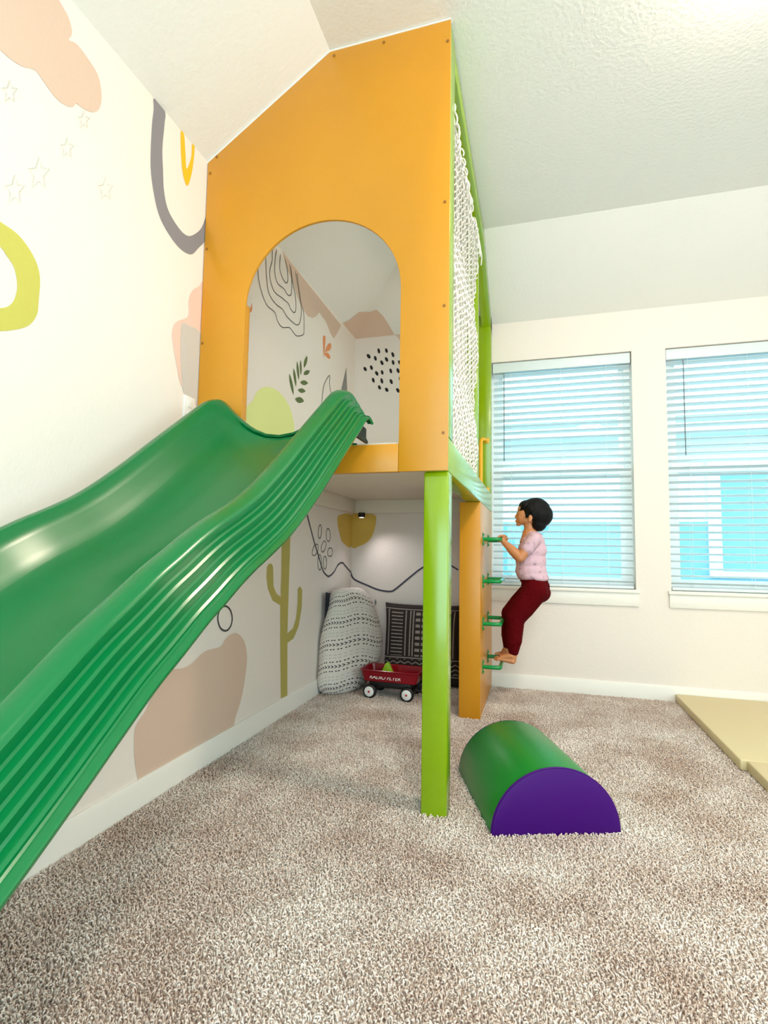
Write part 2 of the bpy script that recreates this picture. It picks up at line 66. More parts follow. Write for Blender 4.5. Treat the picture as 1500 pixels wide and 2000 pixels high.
KID={'skull': (-0.024, 3.62, 1.283), 'skullb': (0.005, 3.62, 1.262), 'face': (-0.093, 3.62, 1.262), 'forehead': (-0.107, 3.62, 1.307), 'nose': (-0.145, 3.62, 1.252), 'lips': (-0.14, 3.62, 1.218), 'chin': (-0.13, 3.62, 1.201), 'jaw': (-0.071, 3.62, 1.221), 'ear': (-0.047, 3.55, 1.224), 'neck0': (-0.057, 3.62, 1.208), 'neck1': (-0.045, 3.62, 1.136), 'chest': (-0.035, 3.62, 1.072), 'mid': (-0.039, 3.62, 0.97), 'belly': (-0.04, 3.62, 0.876), 'waist': (-0.024, 3.62, 0.833), 'shL': (-0.015, 3.515, 1.099), 'elL': (-0.104, 3.49, 0.98), 'wrL': (-0.218, 3.53, 1.088), 'haL': (-0.262, 3.535, 1.115), 'shR': (-0.036, 3.725, 1.105), 'elR': (-0.125, 3.75, 0.982), 'wrR': (-0.223, 3.72, 1.089), 'haR': (-0.268, 3.72, 1.114), 'hipL': (-0.014, 3.57, 0.767), 'knL': (-0.139, 3.55, 0.589), 'anL': (-0.15, 3.55, 0.37), 'heL': (-0.156, 3.55, 0.314), 'toL': (-0.269, 3.545, 0.307), 'hipR': (-0.021, 3.67, 0.76), 'knR': (-0.172, 3.69, 0.602), 'anR': (-0.193, 3.7, 0.382), 'heR': (-0.2, 3.7, 0.334), 'toR': (-0.295, 3.7, 0.351), 'butt': (0.021, 3.62, 0.751)}

# ------------------------------------------------------------------ object helpers
def tag(o, label=None, cat=None, group=None, kind=None):
    if label: o['label'] = label
    if cat: o['category'] = cat
    if group: o['group'] = group
    if kind: o['kind'] = kind
    return o

def empty(name, loc=(0, 0, 0), rz=0.0, parent=None):
    o = bpy.data.objects.new(name, None)
    o.empty_display_size = 0.1
    COL.objects.link(o)
    o.location = loc; o.rotation_euler = (0, 0, rz)
    if parent: o.parent = parent
    return o

def link(name, me, mat=None, parent=None):
    o = bpy.data.objects.new(name, me)
    COL.objects.link(o)
    if mat is not None and len(me.materials) == 0:
        me.materials.append(mat)
    if parent: o.parent = parent
    return o

def mesh(name, verts, faces, mat=None, parent=None, smooth=False, uvs=None):
    me = bpy.data.meshes.new(name)
    me.from_pydata([tuple(v) for v in verts], [], faces)
    me.update()
    if uvs is not None:
        uvl = me.uv_layers.new(name='UVMap')
        for lp in me.loops:
            uvl.data[lp.index].uv = uvs[lp.vertex_index]
    if smooth:
        me.polygons.foreach_set('use_smooth', [True] * len(me.polygons))
    return link(name, me, mat, parent)

def from_bm(name, bm, mat=None, parent=None, smooth=False):
    bmesh.ops.recalc_face_normals(bm, faces=bm.faces)
    me = bpy.data.meshes.new(name)
    bm.to_mesh(me); bm.free()
    if smooth:
        me.polygons.foreach_set('use_smooth', [True] * len(me.polygons))
    return link(name, me, mat, parent)

def smooth_angle(o, deg=40):
    me = o.data
    me.polygons.foreach_set('use_smooth', [True] * len(me.polygons))
    me.set_sharp_from_angle(angle=math.radians(deg))
    return o

def add_box(bm, x0, x1, y0, y1, z0, z1):
    v = [bm.verts.new(p) for p in ((x0, y0, z0), (x1, y0, z0), (x1, y1, z0), (x0, y1, z0),
                                   (x0, y0, z1), (x1, y0, z1), (x1, y1, z1), (x0, y1, z1))]
    for f in ((0, 3, 2, 1), (4, 5, 6, 7), (0, 1, 5, 4), (1, 2, 6, 5), (2, 3, 7, 6), (3, 0, 4, 7)):
        bm.faces.new([v[i] for i in f])
    return v

def box(name, x0, x1, y0, y1, z0, z1, mat, parent=None, bevel=0.0, seg=2):
    bm = bmesh.new()
    add_box(bm, x0, x1, y0, y1, z0, z1)
    if bevel:
        bmesh.ops.bevel(bm, geom=list(bm.edges), offset=bevel, segments=seg, affect='EDGES', profile=0.5)
    o = from_bm(name, bm, mat, parent)
    if bevel: smooth_angle(o, 50)
    return o

def prism(name, loop, axis, a, b, mat, parent=None, bevel=0.0):
    """extrude a 2D loop along axis ('X': loop=(y,z); 'Y': loop=(x,z); 'Z': loop=(x,y))"""
    def P(u, v, t):
        return {'X': (t, u, v), 'Y': (u, t, v), 'Z': (u, v, t)}[axis]
    bm = bmesh.new()
    va = [bm.verts.new(P(u, v, a)) for u, v in loop]
    vb = [bm.verts.new(P(u, v, b)) for u, v in loop]
    n = len(loop)
    fa = bm.faces.new(va); fb = bm.faces.new(vb[::-1])
    for i in range(n):
        bm.faces.new((va[i], vb[i], vb[(i + 1) % n], va[(i + 1) % n]))
    if bevel:
        bmesh.ops.recalc_face_normals(bm, faces=bm.faces)
        ed = [e for e in bm.edges if (fa in e.link_faces or fb in e.link_faces)]
        bmesh.ops.bevel(bm, geom=ed, offset=bevel, segments=2, affect='EDGES', profile=0.5)
    bm.normal_update()
    bmesh.ops.triangulate(bm, faces=[f for f in bm.faces if len(f.verts) > 4])
    o = from_bm(name, bm, mat, parent)
    smooth_angle(o, 40)
    return o

def catmull(pts, closed=False, sub=6):
    pts = [Vector(p) for p in pts]
    n = len(pts); out = []
    rng = range(n) if closed else range(n - 1)
    for i in rng:
        if closed:
            p0, p1, p2, p3 = pts[(i - 1) % n], pts[i], pts[(i + 1) % n], pts[(i + 2) % n]
        else:
            p0, p1, p2, p3 = pts[max(i - 1, 0)], pts[i], pts[i + 1], pts[min(i + 2, n - 1)]
        for k in range(sub):
            t = k / sub
            out.append(0.5 * ((2 * p1) + (-p0 + p2) * t + (2 * p0 - 5 * p1 + 4 * p2 - p3) * t * t
                              + (-p0 + 3 * p1 - 3 * p2 + p3) * t ** 3))
    if not closed: out.append(pts[-1])
    return out

def tube_bm(bm, path, r, n=8, closed=False, caps=True):
    path = [Vector(p) for p in path]
    m = len(path)
    rs = r if isinstance(r, (list, tuple)) else [r] * m
    rings = []; prev = None
    for i, p in enumerate(path):
        if closed: t = path[(i + 1) % m] - path[(i - 1) % m]
        else: t = path[min(i + 1, m - 1)] - path[max(i - 1, 0)]
        t.normalize()
        if prev is None:
            a = Vector((0, 0, 1)) if abs(t.z) < 0.9 else Vector((1, 0, 0))
            u = t.cross(a).normalized()
        else:
            u = (prev - t * prev.dot(t)).normalized()
        prev = u
        w = t.cross(u)
        rings.append([bm.verts.new(p + (u * math.cos(2 * PI * k / n) + w * math.sin(2 * PI * k / n)) * rs[i]) for k in range(n)])
    for i in range(m if closed else m - 1):
        a, b = rings[i], rings[(i + 1) % m]
        for k in range(n):
            bm.faces.new((a[k], a[(k + 1) % n], b[(k + 1) % n], b[k]))
    if caps and not closed:
        bm.faces.new(rings[0][::-1]); bm.faces.new(rings[-1])

def tube(name, path, r, mat, parent=None, n=10, closed=False):
    bm = bmesh.new()
    tube_bm(bm, path, r, n, closed)
    o = from_bm(name, bm, mat, parent)
    return smooth_angle(o, 60)

def lathe(name, prof, mat, parent=None, n=32, axis='Z', loc=(0, 0, 0)):
    """prof: list of (radius, height)"""
    bm = bmesh.new(); rings = []
    for r, h in prof:
        if r < 1e-6:
            rings.append([bm.verts.new((0, 0, h))])
        else:
            rings.append([bm.verts.new((r * math.cos(2 * PI * k / n), r * math.sin(2 * PI * k / n), h)) for k in range(n)])
    for a, b in zip(rings[:-1], rings[1:]):
        if len(a) == 1 and len(b) == 1: continue
        for k in range(n):
            k2 = (k + 1) % n
            if len(a) == 1: bm.faces.new((a[0], b[k2], b[k]))
            elif len(b) == 1: bm.faces.new((a[k], a[k2], b[0]))
            else: bm.faces.new((a[k], a[k2], b[k2], b[k]))
    if axis == 'Y': bmesh.ops.rotate(bm, verts=bm.verts, matrix=Matrix.Rotation(PI / 2, 3, 'X'))
    if axis == 'X': bmesh.ops.rotate(bm, verts=bm.verts, matrix=Matrix.Rotation(PI / 2, 3, 'Y'))
    bmesh.ops.translate(bm, verts=bm.verts, vec=Vector(loc))
    o = from_bm(name, bm, mat, parent)
    return smooth_angle(o, 35)

# ------------------------------------------------------------------ materials
def new_mat(name):
    m = bpy.data.materials.new(name); m.use_nodes = True
    nt = m.node_tree
    return m, nt, nt.nodes['Principled BSDF']

def N(nt, t, **kw):
    n = nt.nodes.new(t)
    for k, v in kw.items():
        if k in n.inputs.keys() if hasattr(n.inputs, 'keys') else False: n.inputs[k].default_value = v
        else: setattr(n, k, v)
    return n

def add_bump(nt, bsdf, scale, strength, dist=0.01, detail=3.0, coord='Object', kind='noise'):
    tc = nt.nodes.new('ShaderNodeTexCoord')
    if kind == 'noise':
        tx = nt.nodes.new('ShaderNodeTexNoise'); tx.inputs['Detail'].default_value = detail
        outp = tx.outputs['Fac']
    else:
        tx = nt.nodes.new('ShaderNodeTexVoronoi'); outp = tx.outputs['Distance']
    tx.inputs['Scale'].default_value = scale
    nt.links.new(tc.outputs[coord], tx.inputs['Vector'])
    b = nt.nodes.new('ShaderNodeBump')
    b.inputs['Strength'].default_value = strength
    b.inputs['Distance'].default_value = dist
    nt.links.new(outp, b.inputs['Height'])
    nt.links.new(b.outputs['Normal'], bsdf.inputs['Normal'])
    return b

def simple(name, col, rough=0.5, bump=None, metal=0.0, spec=0.5, var=0.0, coat=0.0):
    m, nt, b = new_mat(name)
    b.inputs['Base Color'].default_value = col
    b.inputs['Roughness'].default_value = rough
    b.inputs['Metallic'].default_value = metal
    b.inputs['Specular IOR Level'].default_value = spec
    b.inputs['Coat Weight'].default_value = coat
    if bump: add_bump(nt, b, *bump)
    if var:
        tc = nt.nodes.new('ShaderNodeTexCoord')
        tx = nt.nodes.new('ShaderNodeTexNoise'); tx.inputs['Scale'].default_value = 4.0; tx.inputs['Detail'].default_value = 4.0
        nt.links.new(tc.outputs['Object'], tx.inputs['Vector'])
        hs = nt.nodes.new('ShaderNodeHueSaturation'); hs.inputs['Color'].default_value = col
        mr = nt.nodes.new('ShaderNodeMapRange')
        mr.inputs['To Min'].default_value = 1 - var; mr.inputs['To Max'].default_value = 1 + var
        nt.links.new(tx.outputs['Fac'], mr.inputs['Value'])
        nt.links.new(mr.outputs['Result'], hs.inputs['Value'])
        nt.links.new(hs.outputs['Color'], b.inputs['Base Color'])
    return m

WALLB = (90.0, 0.22, 0.006, 3.0)
M = {}
M['wall'] = simple('cream_wall_paint', srgb(243, 231, 222), 0.6, WALLB)
M['ceiling'] = simple('knockdown_ceiling_paint', srgb(240, 236, 231), 0.55, (55.0, 0.3, 0.008, 3.0))
M['trim'] = simple('white_trim_paint', srgb(246, 240, 232), 0.4)
M['deckwhite'] = simple('cream_deck_underside', srgb(240, 230, 214), 0.5)
for k, c in dict(tan=(222, 192, 172), slate=(138, 134, 140), yellow=(240, 190, 30), olive=(205, 196, 92), olive2=(186, 172, 92),
                 pink=(236, 200, 186), plaster=(205, 196, 190), lime=(230, 235, 156), orange=(238, 150, 96), leaf=(96, 112, 62),
                 greyspike=(140, 138, 136), ink=(62, 58, 56), ink2=(66, 62, 80), black=(14, 13, 14), sun=(222, 186, 86),
                 pencil=(205, 198, 188)).items():
    M['p_' + k] = simple('mural_paint_' + k, srgb(*c), 0.65, WALLB)
M['orange'] = simple('ochre_orange_gloss_paint', srgb(212, 143, 27), 0.33, (30.0, 0.05, 0.004, 4.0), var=0.05)
M['green'] = simple('lime_green_gloss_paint', srgb(138, 170, 0), 0.2, (25.0, 0.04, 0.004, 4.0), var=0.05, spec=0.8)
M['slide'] = simple('green_slide_plastic', srgb(0, 108, 54), 0.23, None, spec=0.45)
M['slide_shade'] = simple('slide_hollow_shade', srgb(4, 22, 14), 0.6)  # near-black: shade under the slide end put into the colour
M['rung'] = simple('green_handle_plastic', srgb(0, 140, 62), 0.18)
M['yellow'] = simple('yellow_handle_plastic', srgb(242, 178, 20), 0.25)
M['screw'] = simple('brown_screw_head', srgb(150, 96, 30), 0.4)
M['rope'] = simple('white_net_cord', srgb(244, 240, 232), 0.8)
M['vinyl'] = simple('white_window_vinyl', srgb(240, 242, 242), 0.35)
M['slat'] = simple('white_blind_slat', srgb(226, 234, 236), 0.4)
M['cord'] = simple('white_blind_cord', srgb(230, 236, 236), 0.7)
M['wand'] = simple('clear_grey_wand', srgb(120, 128, 132), 0.2)
M['black'] = simple('matte_black_plastic', srgb(18, 17, 18), 0.45)
M['blocktop'] = simple('green_vinyl', srgb(0, 126, 36), 0.36, (700.0, 0.04, 0.001, 2.0), spec=0.55)
M['blockend'] = simple('purple_vinyl', srgb(64, 0, 108), 0.5, (700.0, 0.05, 0.001, 2.0), 0.0, 0.25)
M['mat'] = simple('khaki_mat_vinyl', srgb(222, 205, 160), 0.5, (300.0, 0.06, 0.001, 2.0))
M['mat_shade'] = simple('khaki_mat_shaded_side', srgb(170, 150, 96), 0.5, (300.0, 0.06, 0.001, 2.0))  # mat vinyl with side shading put into the colour; not assigned to any part
M['wagonred'] = simple('wagon_red_enamel', srgb(140, 10, 28), 0.2)
M['white'] = simple('white_plastic', srgb(240, 238, 236), 0.4)
M['hubred'] = simple('hub_cap_red', srgb(190, 40, 60), 0.3)
M['lime'] = simple('lime_toy_plastic', srgb(150, 196, 30), 0.35)
M['navy'] = simple('navy_cushion_cloth', srgb(22, 24, 36), 0.85, (250.0, 0.3, 0.003, 2.0))
M['skin'] = simple('skin', srgb(202, 134, 88), 0.5, (60.0, 0.04, 0.002, 2.0))
M['skin'].node_tree.nodes['Principled BSDF'].inputs['Subsurface Weight'].default_value = 0.08
M['hair'] = simple('black_hair', srgb(9, 7, 8), 0.6, (140.0, 0.5, 0.006, 4.0), 0.0, 0.2)
M['lip'] = simple('lips', srgb(176, 92, 76), 0.45)
M['eyewhite'] = simple('eye_white', srgb(235, 230, 225), 0.3)
M['pants'] = simple('maroon_cotton', srgb(86, 1, 8), 0.9, (35.0, 0.5, 0.012, 3.0), 0.0, 0.1)
M['siding'] = simple('pale_blue_siding', srgb(112, 164, 186), 0.7)
M['siding2'] = simple('white_siding', srgb(226, 236, 238), 0.7)
M['roof'] = simple('blue_grey_shingle', srgb(170, 192, 204), 0.8, (20.0, 0.5, 0.02, 3.0))
M['lawn'] = simple('pale_concrete_yard', srgb(84, 100, 108), 0.9)

def shirt_mat():
    m, nt, b = new_mat('pink_printed_jersey')
    tc = nt.nodes.new('ShaderNodeTexCoord')
    v = nt.nodes.new('ShaderNodeTexNoise'); v.inputs['Scale'].default_value = 34.0; v.inputs['Detail'].default_value = 2.0
    r = nt.nodes.new('ShaderNodeValToRGB')
    r.color_ramp.elements[0].position = 0.30; r.color_ramp.elements[0].color = srgb(164, 136, 152)
    r.color_ramp.elements[1].position = 0.42; r.color_ramp.elements[1].color = srgb(218, 180, 194)
    nt.links.new(tc.outputs['Object'], v.inputs['Vector']); nt.links.new(v.outputs['Fac'], r.inputs['Fac'])
    nt.links.new(r.outputs['Color'], b.inputs['Base Color'])
    b.inputs['Roughness'].default_value = 0.85
    add_bump(nt, b, 22.0, 0.5, 0.012, 3.0)
    return m
M['shirt'] = shirt_mat()

def carpet_mat(name, bump):
    m, nt, b = new_mat(name)
    tc = nt.nodes.new('ShaderNodeTexCoord')
    geo = nt.nodes.new('ShaderNodeNewGeometry')
    big = nt.nodes.new('ShaderNodeTexNoise'); big.inputs['Scale'].default_value = 2.6; big.inputs['Detail'].default_value = 4.0; big.inputs['Roughness'].default_value = 0.6
    r1 = nt.nodes.new('ShaderNodeValToRGB')
    r1.color_ramp.elements[0].position = 0.34; r1.color_ramp.elements[0].color = srgb(222, 201, 189)
    r1.color_ramp.elements[1].position = 0.62; r1.color_ramp.elements[1].color = srgb(255, 246, 239)
    nt.links.new(geo.outputs['Position'], big.inputs['Vector']); nt.links.new(big.outputs['Fac'], r1.inputs['Fac'])
    sm = nt.nodes.new('ShaderNodeTexNoise'); sm.inputs['Scale'].default_value = 150.0; sm.inputs['Detail'].default_value = 2.0
    nt.links.new(geo.outputs['Position'], sm.inputs['Vector'])
    r2 = nt.nodes.new('ShaderNodeValToRGB')
    r2.color_ramp.elements[0].position = 0.36; r2.color_ramp.elements[0].color = srgb(214, 200, 190)
    r2.color_ramp.elements[1].position = 0.56; r2.color_ramp.elements[1].color = (1, 1, 1, 1)
    nt.links.new(sm.outputs['Fac'], r2.inputs['Fac'])
    mx = nt.nodes.new('ShaderNodeMix'); mx.data_type = 'RGBA'; mx.blend_type = 'MULTIPLY'
    mx.inputs['Factor'].default_value = 1.0
    nt.links.new(r1.outputs['Color'], mx.inputs['A']); nt.links.new(r2.outputs['Color'], mx.inputs['B'])
    nt.links.new(mx.outputs['Result'], b.inputs['Base Color'])
    b.inputs['Roughness'].default_value = 0.95
    b.inputs['Specular IOR Level'].default_value = 0.15
    if bump: add_bump(nt, b, 170.0, 0.9, 0.02, 3.0)
    return m
M['carpet'] = carpet_mat('greige_carpet_backing', True)
M['pile'] = carpet_mat('greige_carpet_yarn', False)

def glass_mat():
    m = bpy.data.materials.new('window_glass'); m.use_nodes = True
    nt = m.node_tree; nt.nodes.remove(nt.nodes['Principled BSDF'])
    out = nt.nodes['Material Output']
    t = nt.nodes.new('ShaderNodeBsdfTransparent'); t.inputs['Color'].default_value = (0.90, 0.97, 0.98, 1)
    g = nt.nodes.new('ShaderNodeBsdfGlossy'); g.inputs['Roughness'].default_value = 0.02
    mx = nt.nodes.new('ShaderNodeMixShader'); mx.inputs['Fac'].default_value = 0.06
    nt.links.new(t.outputs[0], mx.inputs[1]); nt.links.new(g.outputs[0], mx.inputs[2])
    nt.links.new(mx.outputs[0], out.inputs['Surface'])
    return m
M['glass'] = glass_mat()

def emit_mat(name, col, strength):
    m, nt, b = new_mat(name)
    b.inputs['Base Color'].default_value = (0.9, 0.88, 0.82, 1)
    b.inputs['Emission Color'].default_value = col
    b.inputs['Emission Strength'].default_value = strength
    return m

class NB:
    """small expression helper for pattern materials"""
    def __init__(s, nt): s.nt = nt
    def m(s, op, a, b=None, c=None):
        n = s.nt.nodes.new('ShaderNodeMath'); n.operation = op
        for i, v in enumerate((a, b, c)):
            if v is None: continue
            if isinstance(v, (int, float)): n.inputs[i].default_value = v
            else: s.nt.links.new(v, n.inputs[i])
        return n.outputs[0]
    def band(s, x, lo, hi):
        return s.m('MULTIPLY', s.m('GREATER_THAN', x, lo), s.m('LESS_THAN', x, hi))
    def mul(s, a, b): return s.m('MULTIPLY', a, b)
    def add(s, a, b): return s.m('ADD', a, b)
    def mx(s, a, b): return s.m('MAXIMUM', a, b)
    def fr(s, a): return s.m('FRACT', a)

def mudcloth_light():
    m, nt, b = new_mat('white_mudcloth'); e = NB(nt)
    uv = nt.nodes.new('ShaderNodeUVMap'); sp = nt.nodes.new('ShaderNodeSeparateXYZ')
    nt.links.new(uv.outputs[0], sp.inputs[0]); u, v = sp.outputs[0], sp.outputs[1]
    row = e.mul(v, 5.0); fv = e.fr(row)
    # two dotted rows, one row of chevrons and two thin dashed rows in every repeat
    dots = e.mul(e.mx(e.band(fv, 0.14, 0.19), e.band(fv, 0.56, 0.61)), e.mx(e.band(e.fr(e.mul(u, 24.0)), 0.1, 0.34), e.band(e.fr(e.mul(u, 24.0)), 0.5, 0.74)))
    sl = e.fr(e.add(e.mul(u, 46.0), e.m('ABSOLUTE', e.mul(e.m('SUBTRACT', fv, 0.37), 9.0))))
    chev = e.mul(e.band(fv, 0.31, 0.44), e.m('LESS_THAN', sl, 0.42))
    dash = e.mul(e.mx(e.band(fv, 0.76, 0.78), e.band(fv, 0.90, 0.92)), e.m('LESS_THAN', e.fr(e.mul(u, 36.0)), 0.6))
    ink = e.mx(e.mx(dots, chev), e.mul(dash, 0.6))
    mix = nt.nodes.new('ShaderNodeMix'); mix.data_type = 'RGBA'
    nt.links.new(ink, mix.inputs['Factor'])
    mix.inputs['A'].default_value = srgb(224, 214, 206); mix.inputs['B'].default_value = srgb(50, 44, 46)
    nt.links.new(mix.outputs['Result'], b.inputs['Base Color'])
    b.inputs['Roughness'].default_value = 0.9
    add_bump(nt, b, 9.0, 0.35, 0.03, 3.0)
    return m
M['mudlight'] = mudcloth_light()

def mudcloth_dark():
    m, nt, b = new_mat('dark_mudcloth'); e = NB(nt)
    uv = nt.nodes.new('ShaderNodeUVMap'); sp = nt.nodes.new('ShaderNodeSeparateXYZ')
    nt.links.new(uv.outputs[0], sp.inputs[0]); u, v = sp.outputs[0], sp.outputs[1]
    upper = e.m('GREATER_THAN', v, 0.30)
    # vertical rules
    def vl(x, w=0.008): return e.band(u, x - w, x + w)
    rules = None
    for x in (0.06, 0.30, 0.36, 0.40, 0.60, 0.66, 0.92):
        rules = vl(x) if rules is None else e.mx(rules, vl(x))
    # rungs and crosses between the rules
    bars = e.mul(e.band(u, 0.10, 0.26), e.band(e.fr(e.mul(v, 22.0)), 0.3, 0.62))
    cross = e.mul(e.mx(e.band(u, 0.43, 0.49), e.band(u, 0.51, 0.57)), e.band(e.fr(e.mul(v, 13.0)), 0.2, 0.7))
    comb = e.mul(e.mx(e.band(u, 0.69, 0.78), e.band(u, 0.81, 0.88)), e.band(e.fr(e.mul(v, 17.0)), 0.25, 0.6))
    top = e.mul(e.band(v, 0.34, 0.92), e.mx(e.mx(rules, bars), e.mx(cross, comb)))
    zz = e.m('PINGPONG', e.mul(u, 10.0), 0.5)
    zig = e.band(e.fr(e.m('SUBTRACT', e.mul(v, 18.0), zz)), 0.2, 0.5)
    low = e.mul(e.band(v, 0.14, 0.30), zig)
    hor = e.mx(e.band(v, 0.31, 0.325), e.mx(e.band(v, 0.11, 0.125), e.band(v, 0.93, 0.94)))
    low2 = e.mul(e.band(v, 0.02, 0.10), bars)
    ink = e.mx(e.mx(top, low), e.mx(hor, low2))
    nz = nt.nodes.new('ShaderNodeTexNoise'); nz.inputs['Scale'].default_value = 60.0
    ink = e.mul(ink, e.m('MULTIPLY_ADD', nz.outputs['Fac'], 0.9, 0.15))
    mix = nt.nodes.new('ShaderNodeMix'); mix.data_type = 'RGBA'
    nt.links.new(ink, mix.inputs['Factor'])
    mix.inputs['A'].default_value = srgb(46, 36, 34); mix.inputs['B'].default_value = srgb(196, 180, 170)
    nt.links.new(mix.outputs['Result'], b.inputs['Base Color'])
    b.inputs['Roughness'].default_value = 0.9
    add_bump(nt, b, 14.0, 0.3, 0.02, 3.0)
    return m
M['muddark'] = mudcloth_dark()

# ------------------------------------------------------------------ room shell
XL, XR, YB, YF = -1.48, 3.25, 4.13, -2.15
WT, CT = 2.82, 3.22                      # wall top and flat ceiling
XS, YS = -0.87, 3.49                     # where the slopes meet the flat ceiling

def struct(o): o['kind'] = 'structure'; return o

struct(box('floor', XL - 0.15, XR + 0.15, YF - 0.15, YB + 0.15, -0.12, 0.0, M['carpet']))
struct(box('wall_left', XL - 0.14, XL, YF - 0.14, YB + 0.14, 0, WT + 0.15, M['wall']))

def holed_wall(name, ax, p0, p1, u0, u1, z0, z1, holes):
    """wall slab with rectangular openings; ax 'Y' -> slab between y=p0 and p1, u runs along x"""
    us = sorted({u0, u1, *[h[0] for h in holes], *[h[1] for h in holes]})
    zs = sorted({z0, z1, *[h[2] for h in holes], *[h[3] for h in holes]})
    def hole(a, b, c, d):
        return any(h[0] <= a and b <= h[1] and h[2] <= c and d <= h[3] for h in holes)
    solid = {(i, j): not hole(us[i], us[i + 1], zs[j], zs[j + 1]) for i in range(len(us) - 1) for j in range(len(zs) - 1)}
    bm = bmesh.new(); cache = {}
    def V(u, p, z):
        k = (u, p, z)
        if k not in cache: cache[k] = bm.verts.new((u, p, z) if ax == 'Y' else (p, u, z))
        return cache[k]
    for (i, j), s in solid.items():
        if not s: continue
        a, b, c, d = us[i], us[i + 1], zs[j], zs[j + 1]
        for p in (p0, p1): bm.faces.new((V(a, p, c), V(b, p, c), V(b, p, d), V(a, p, d)))
        for (di, dj, e) in ((-1, 0, ((a, c), (a, d))), (1, 0, ((b, c), (b, d))), (0, -1, ((a, c), (b, c))), (0, 1, ((a, d), (b, d)))):
            if not solid.get((i + di, j + dj), False):
                (ua, za), (ub, zb) = e
                bm.faces.new((V(ua, p0, za), V(ub, p0, zb), V(ub, p1, zb), V(ua, p1, za)))
    return struct(from_bm(name, bm, M['wall']))

W1 = (-0.335, 0.677, 0.76, 2.51)
W2 = (0.903, 1.915, 0.76, 2.51)
holed_wall('wall_back', 'Y', YB, YB + 0.15, XL, XR + 0.14, 0, WT + 0.15, [W1, W2])
holed_wall('wall_right', 'X', XR, XR + 0.14, YF - 0.14, YB, 0, CT + 0.1, [(-0.9, 1.3, 0.76, 2.51)])
holed_wall('wall_front', 'Y', YF - 0.14, YF, XL, XR, 0, CT + 0.1, [(-0.9, 2.4, 0.06, 2.45)])  # unseen opening added in this wall to let in frontal daylight

# ceiling: slopes rising from the left and the back wall to a flat field
T = 0.12
cv = [(XL, YF, WT), (XL, YB, WT), (XR, YB, WT), (XS, YF, CT), (XS, YS, CT), (XR, YS, CT), (XR, YF, CT)]
cv2 = [(x, y, z + T) for x, y, z in cv]
cf = [(0, 1, 4, 3), (1, 2, 5, 4), (3, 4, 5, 6)]
allf = cf + [tuple(i + 7 for i in f[::-1]) for f in cf] + [(0, 7, 8, 1), (1, 8, 9, 2), (2, 9, 12, 5), (5, 12, 13, 6), (6, 13, 10, 3), (3, 10, 7, 0)]
struct(mesh('ceiling', cv + cv2, allf, M['ceiling']))

def baseboard(name, loop, axis, a, b): return struct(prism(name, loop, axis, a, b, M['trim']))
baseboard('baseboard_left', [(XL, 0), (XL + 0.014, 0), (XL + 0.014, 0.1), (XL + 0.008, 0.115), (XL, 0.115)], 'Y', YF, YB)
baseboard('baseboard_back', [(YB, 0), (YB - 0.014, 0), (YB - 0.014, 0.095), (YB - 0.008, 0.11), (YB, 0.11)], 'X', XL + 0.015, XR)

# ------------------------------------------------------------------ murals: flat paint on the walls
def to_left(y, z, d): return (XL + d, y, z)
def to_back(x, z, d): return (x, YB - d, z)
wall_left = bpy.data.objects['wall_left']; wall_back = bpy.data.objects['wall_back']; ceiling = bpy.data.objects['ceiling']

def fill(name, col, pts, fn, d, parent, sm):
    p2 = [Vector((a, b, 0)) for a, b in pts]
    if sm: p2 = catmull(p2, True, 5)
    bm = bmesh.new()
    vs_ = [bm.verts.new(fn(p.x, p.y, d)) for p in p2]
    bm.faces.new(vs_)
    bm.normal_update()
    bmesh.ops.triangulate(bm, faces=bm.faces)
    o = from_bm(name, bm, M['p_' + col], parent)
    return o

def ribbon(name, col, w, mode, pts, fn, d, parent):
    closed = mode in (1, 2)
    p2 = [Vector((a, b, 0)) for a, b in pts]
    p2 = p2 if mode == 2 else catmull(p2, closed, 6)
    n = len(p2); vl, fs = [], []
    for i, p in enumerate(p2):
        t = (p2[(i + 1) % n] - p2[(i - 1) % n]) if closed else (p2[min(i + 1, n - 1)] - p2[max(i - 1, 0)])
        t.normalize(); nn = Vector((-t.y, t.x, 0)) * w / 2
        a, b = p + nn, p - nn
        vl += [fn(a.x, a.y, d), fn(b.x, b.y, d)]
    for i in range(n if closed else n - 1):
        j = (i + 1) % n
        fs.append((2 * i, 2 * i + 1, 2 * j + 1, 2 * j))
    return mesh(name, vl, fs, M['p_' + col], parent)

d = 0.001
for i, (nm, col, sm, pts) in enumerate(LEFT_FILL):
    fill(nm, col, [(y, WT - 0.0008 if z > WT - 0.03 else z) for y, z in pts], to_left, 0.0012 + (0.0006 if nm == 'plaster_patch' else 0), wall_left, sm)
for nm, col, sm, pts in BACK_FILL:
    fill(nm, col, [(x, min(z, WT - 0.001)) for x, z in pts], to_back, 0.0012, wall_back, sm)
for nm, col, w, mode, pts in LEFT_LINE:
    ribbon(nm, col, w, mode, [(y, min(z, WT - 0.001)) for y, z in pts], to_left, 0.0022, wall_left)
for nm, col, w, mode, pts in BACK_LINE:
    ribbon(nm, col, w, mode, pts, to_back, 0.0022, wall_back)
def on_left_slope(x, y): return (max(x, XL) + 0.0005, y, WT + (max(x, XL) - XL) * (CT - WT) / (XS - XL) - 0.0018)
def on_back_slope(x, y): return (max(x, XL), y, WT + (YB - y) * (CT - WT) / (YB - YS) - 0.0018)
for pts, fn in ((CEIL_LEFT, on_left_slope), (CEIL_BACK, on_back_slope)):
    bm = bmesh.new(); bm.faces.new([bm.verts.new(fn(x, y)) for x, y, z in pts])
    bm.normal_update()
    bmesh.ops.triangulate(bm, faces=bm.faces)
    from_bm('painted_mountain', bm, M['p_tan'], ceiling)

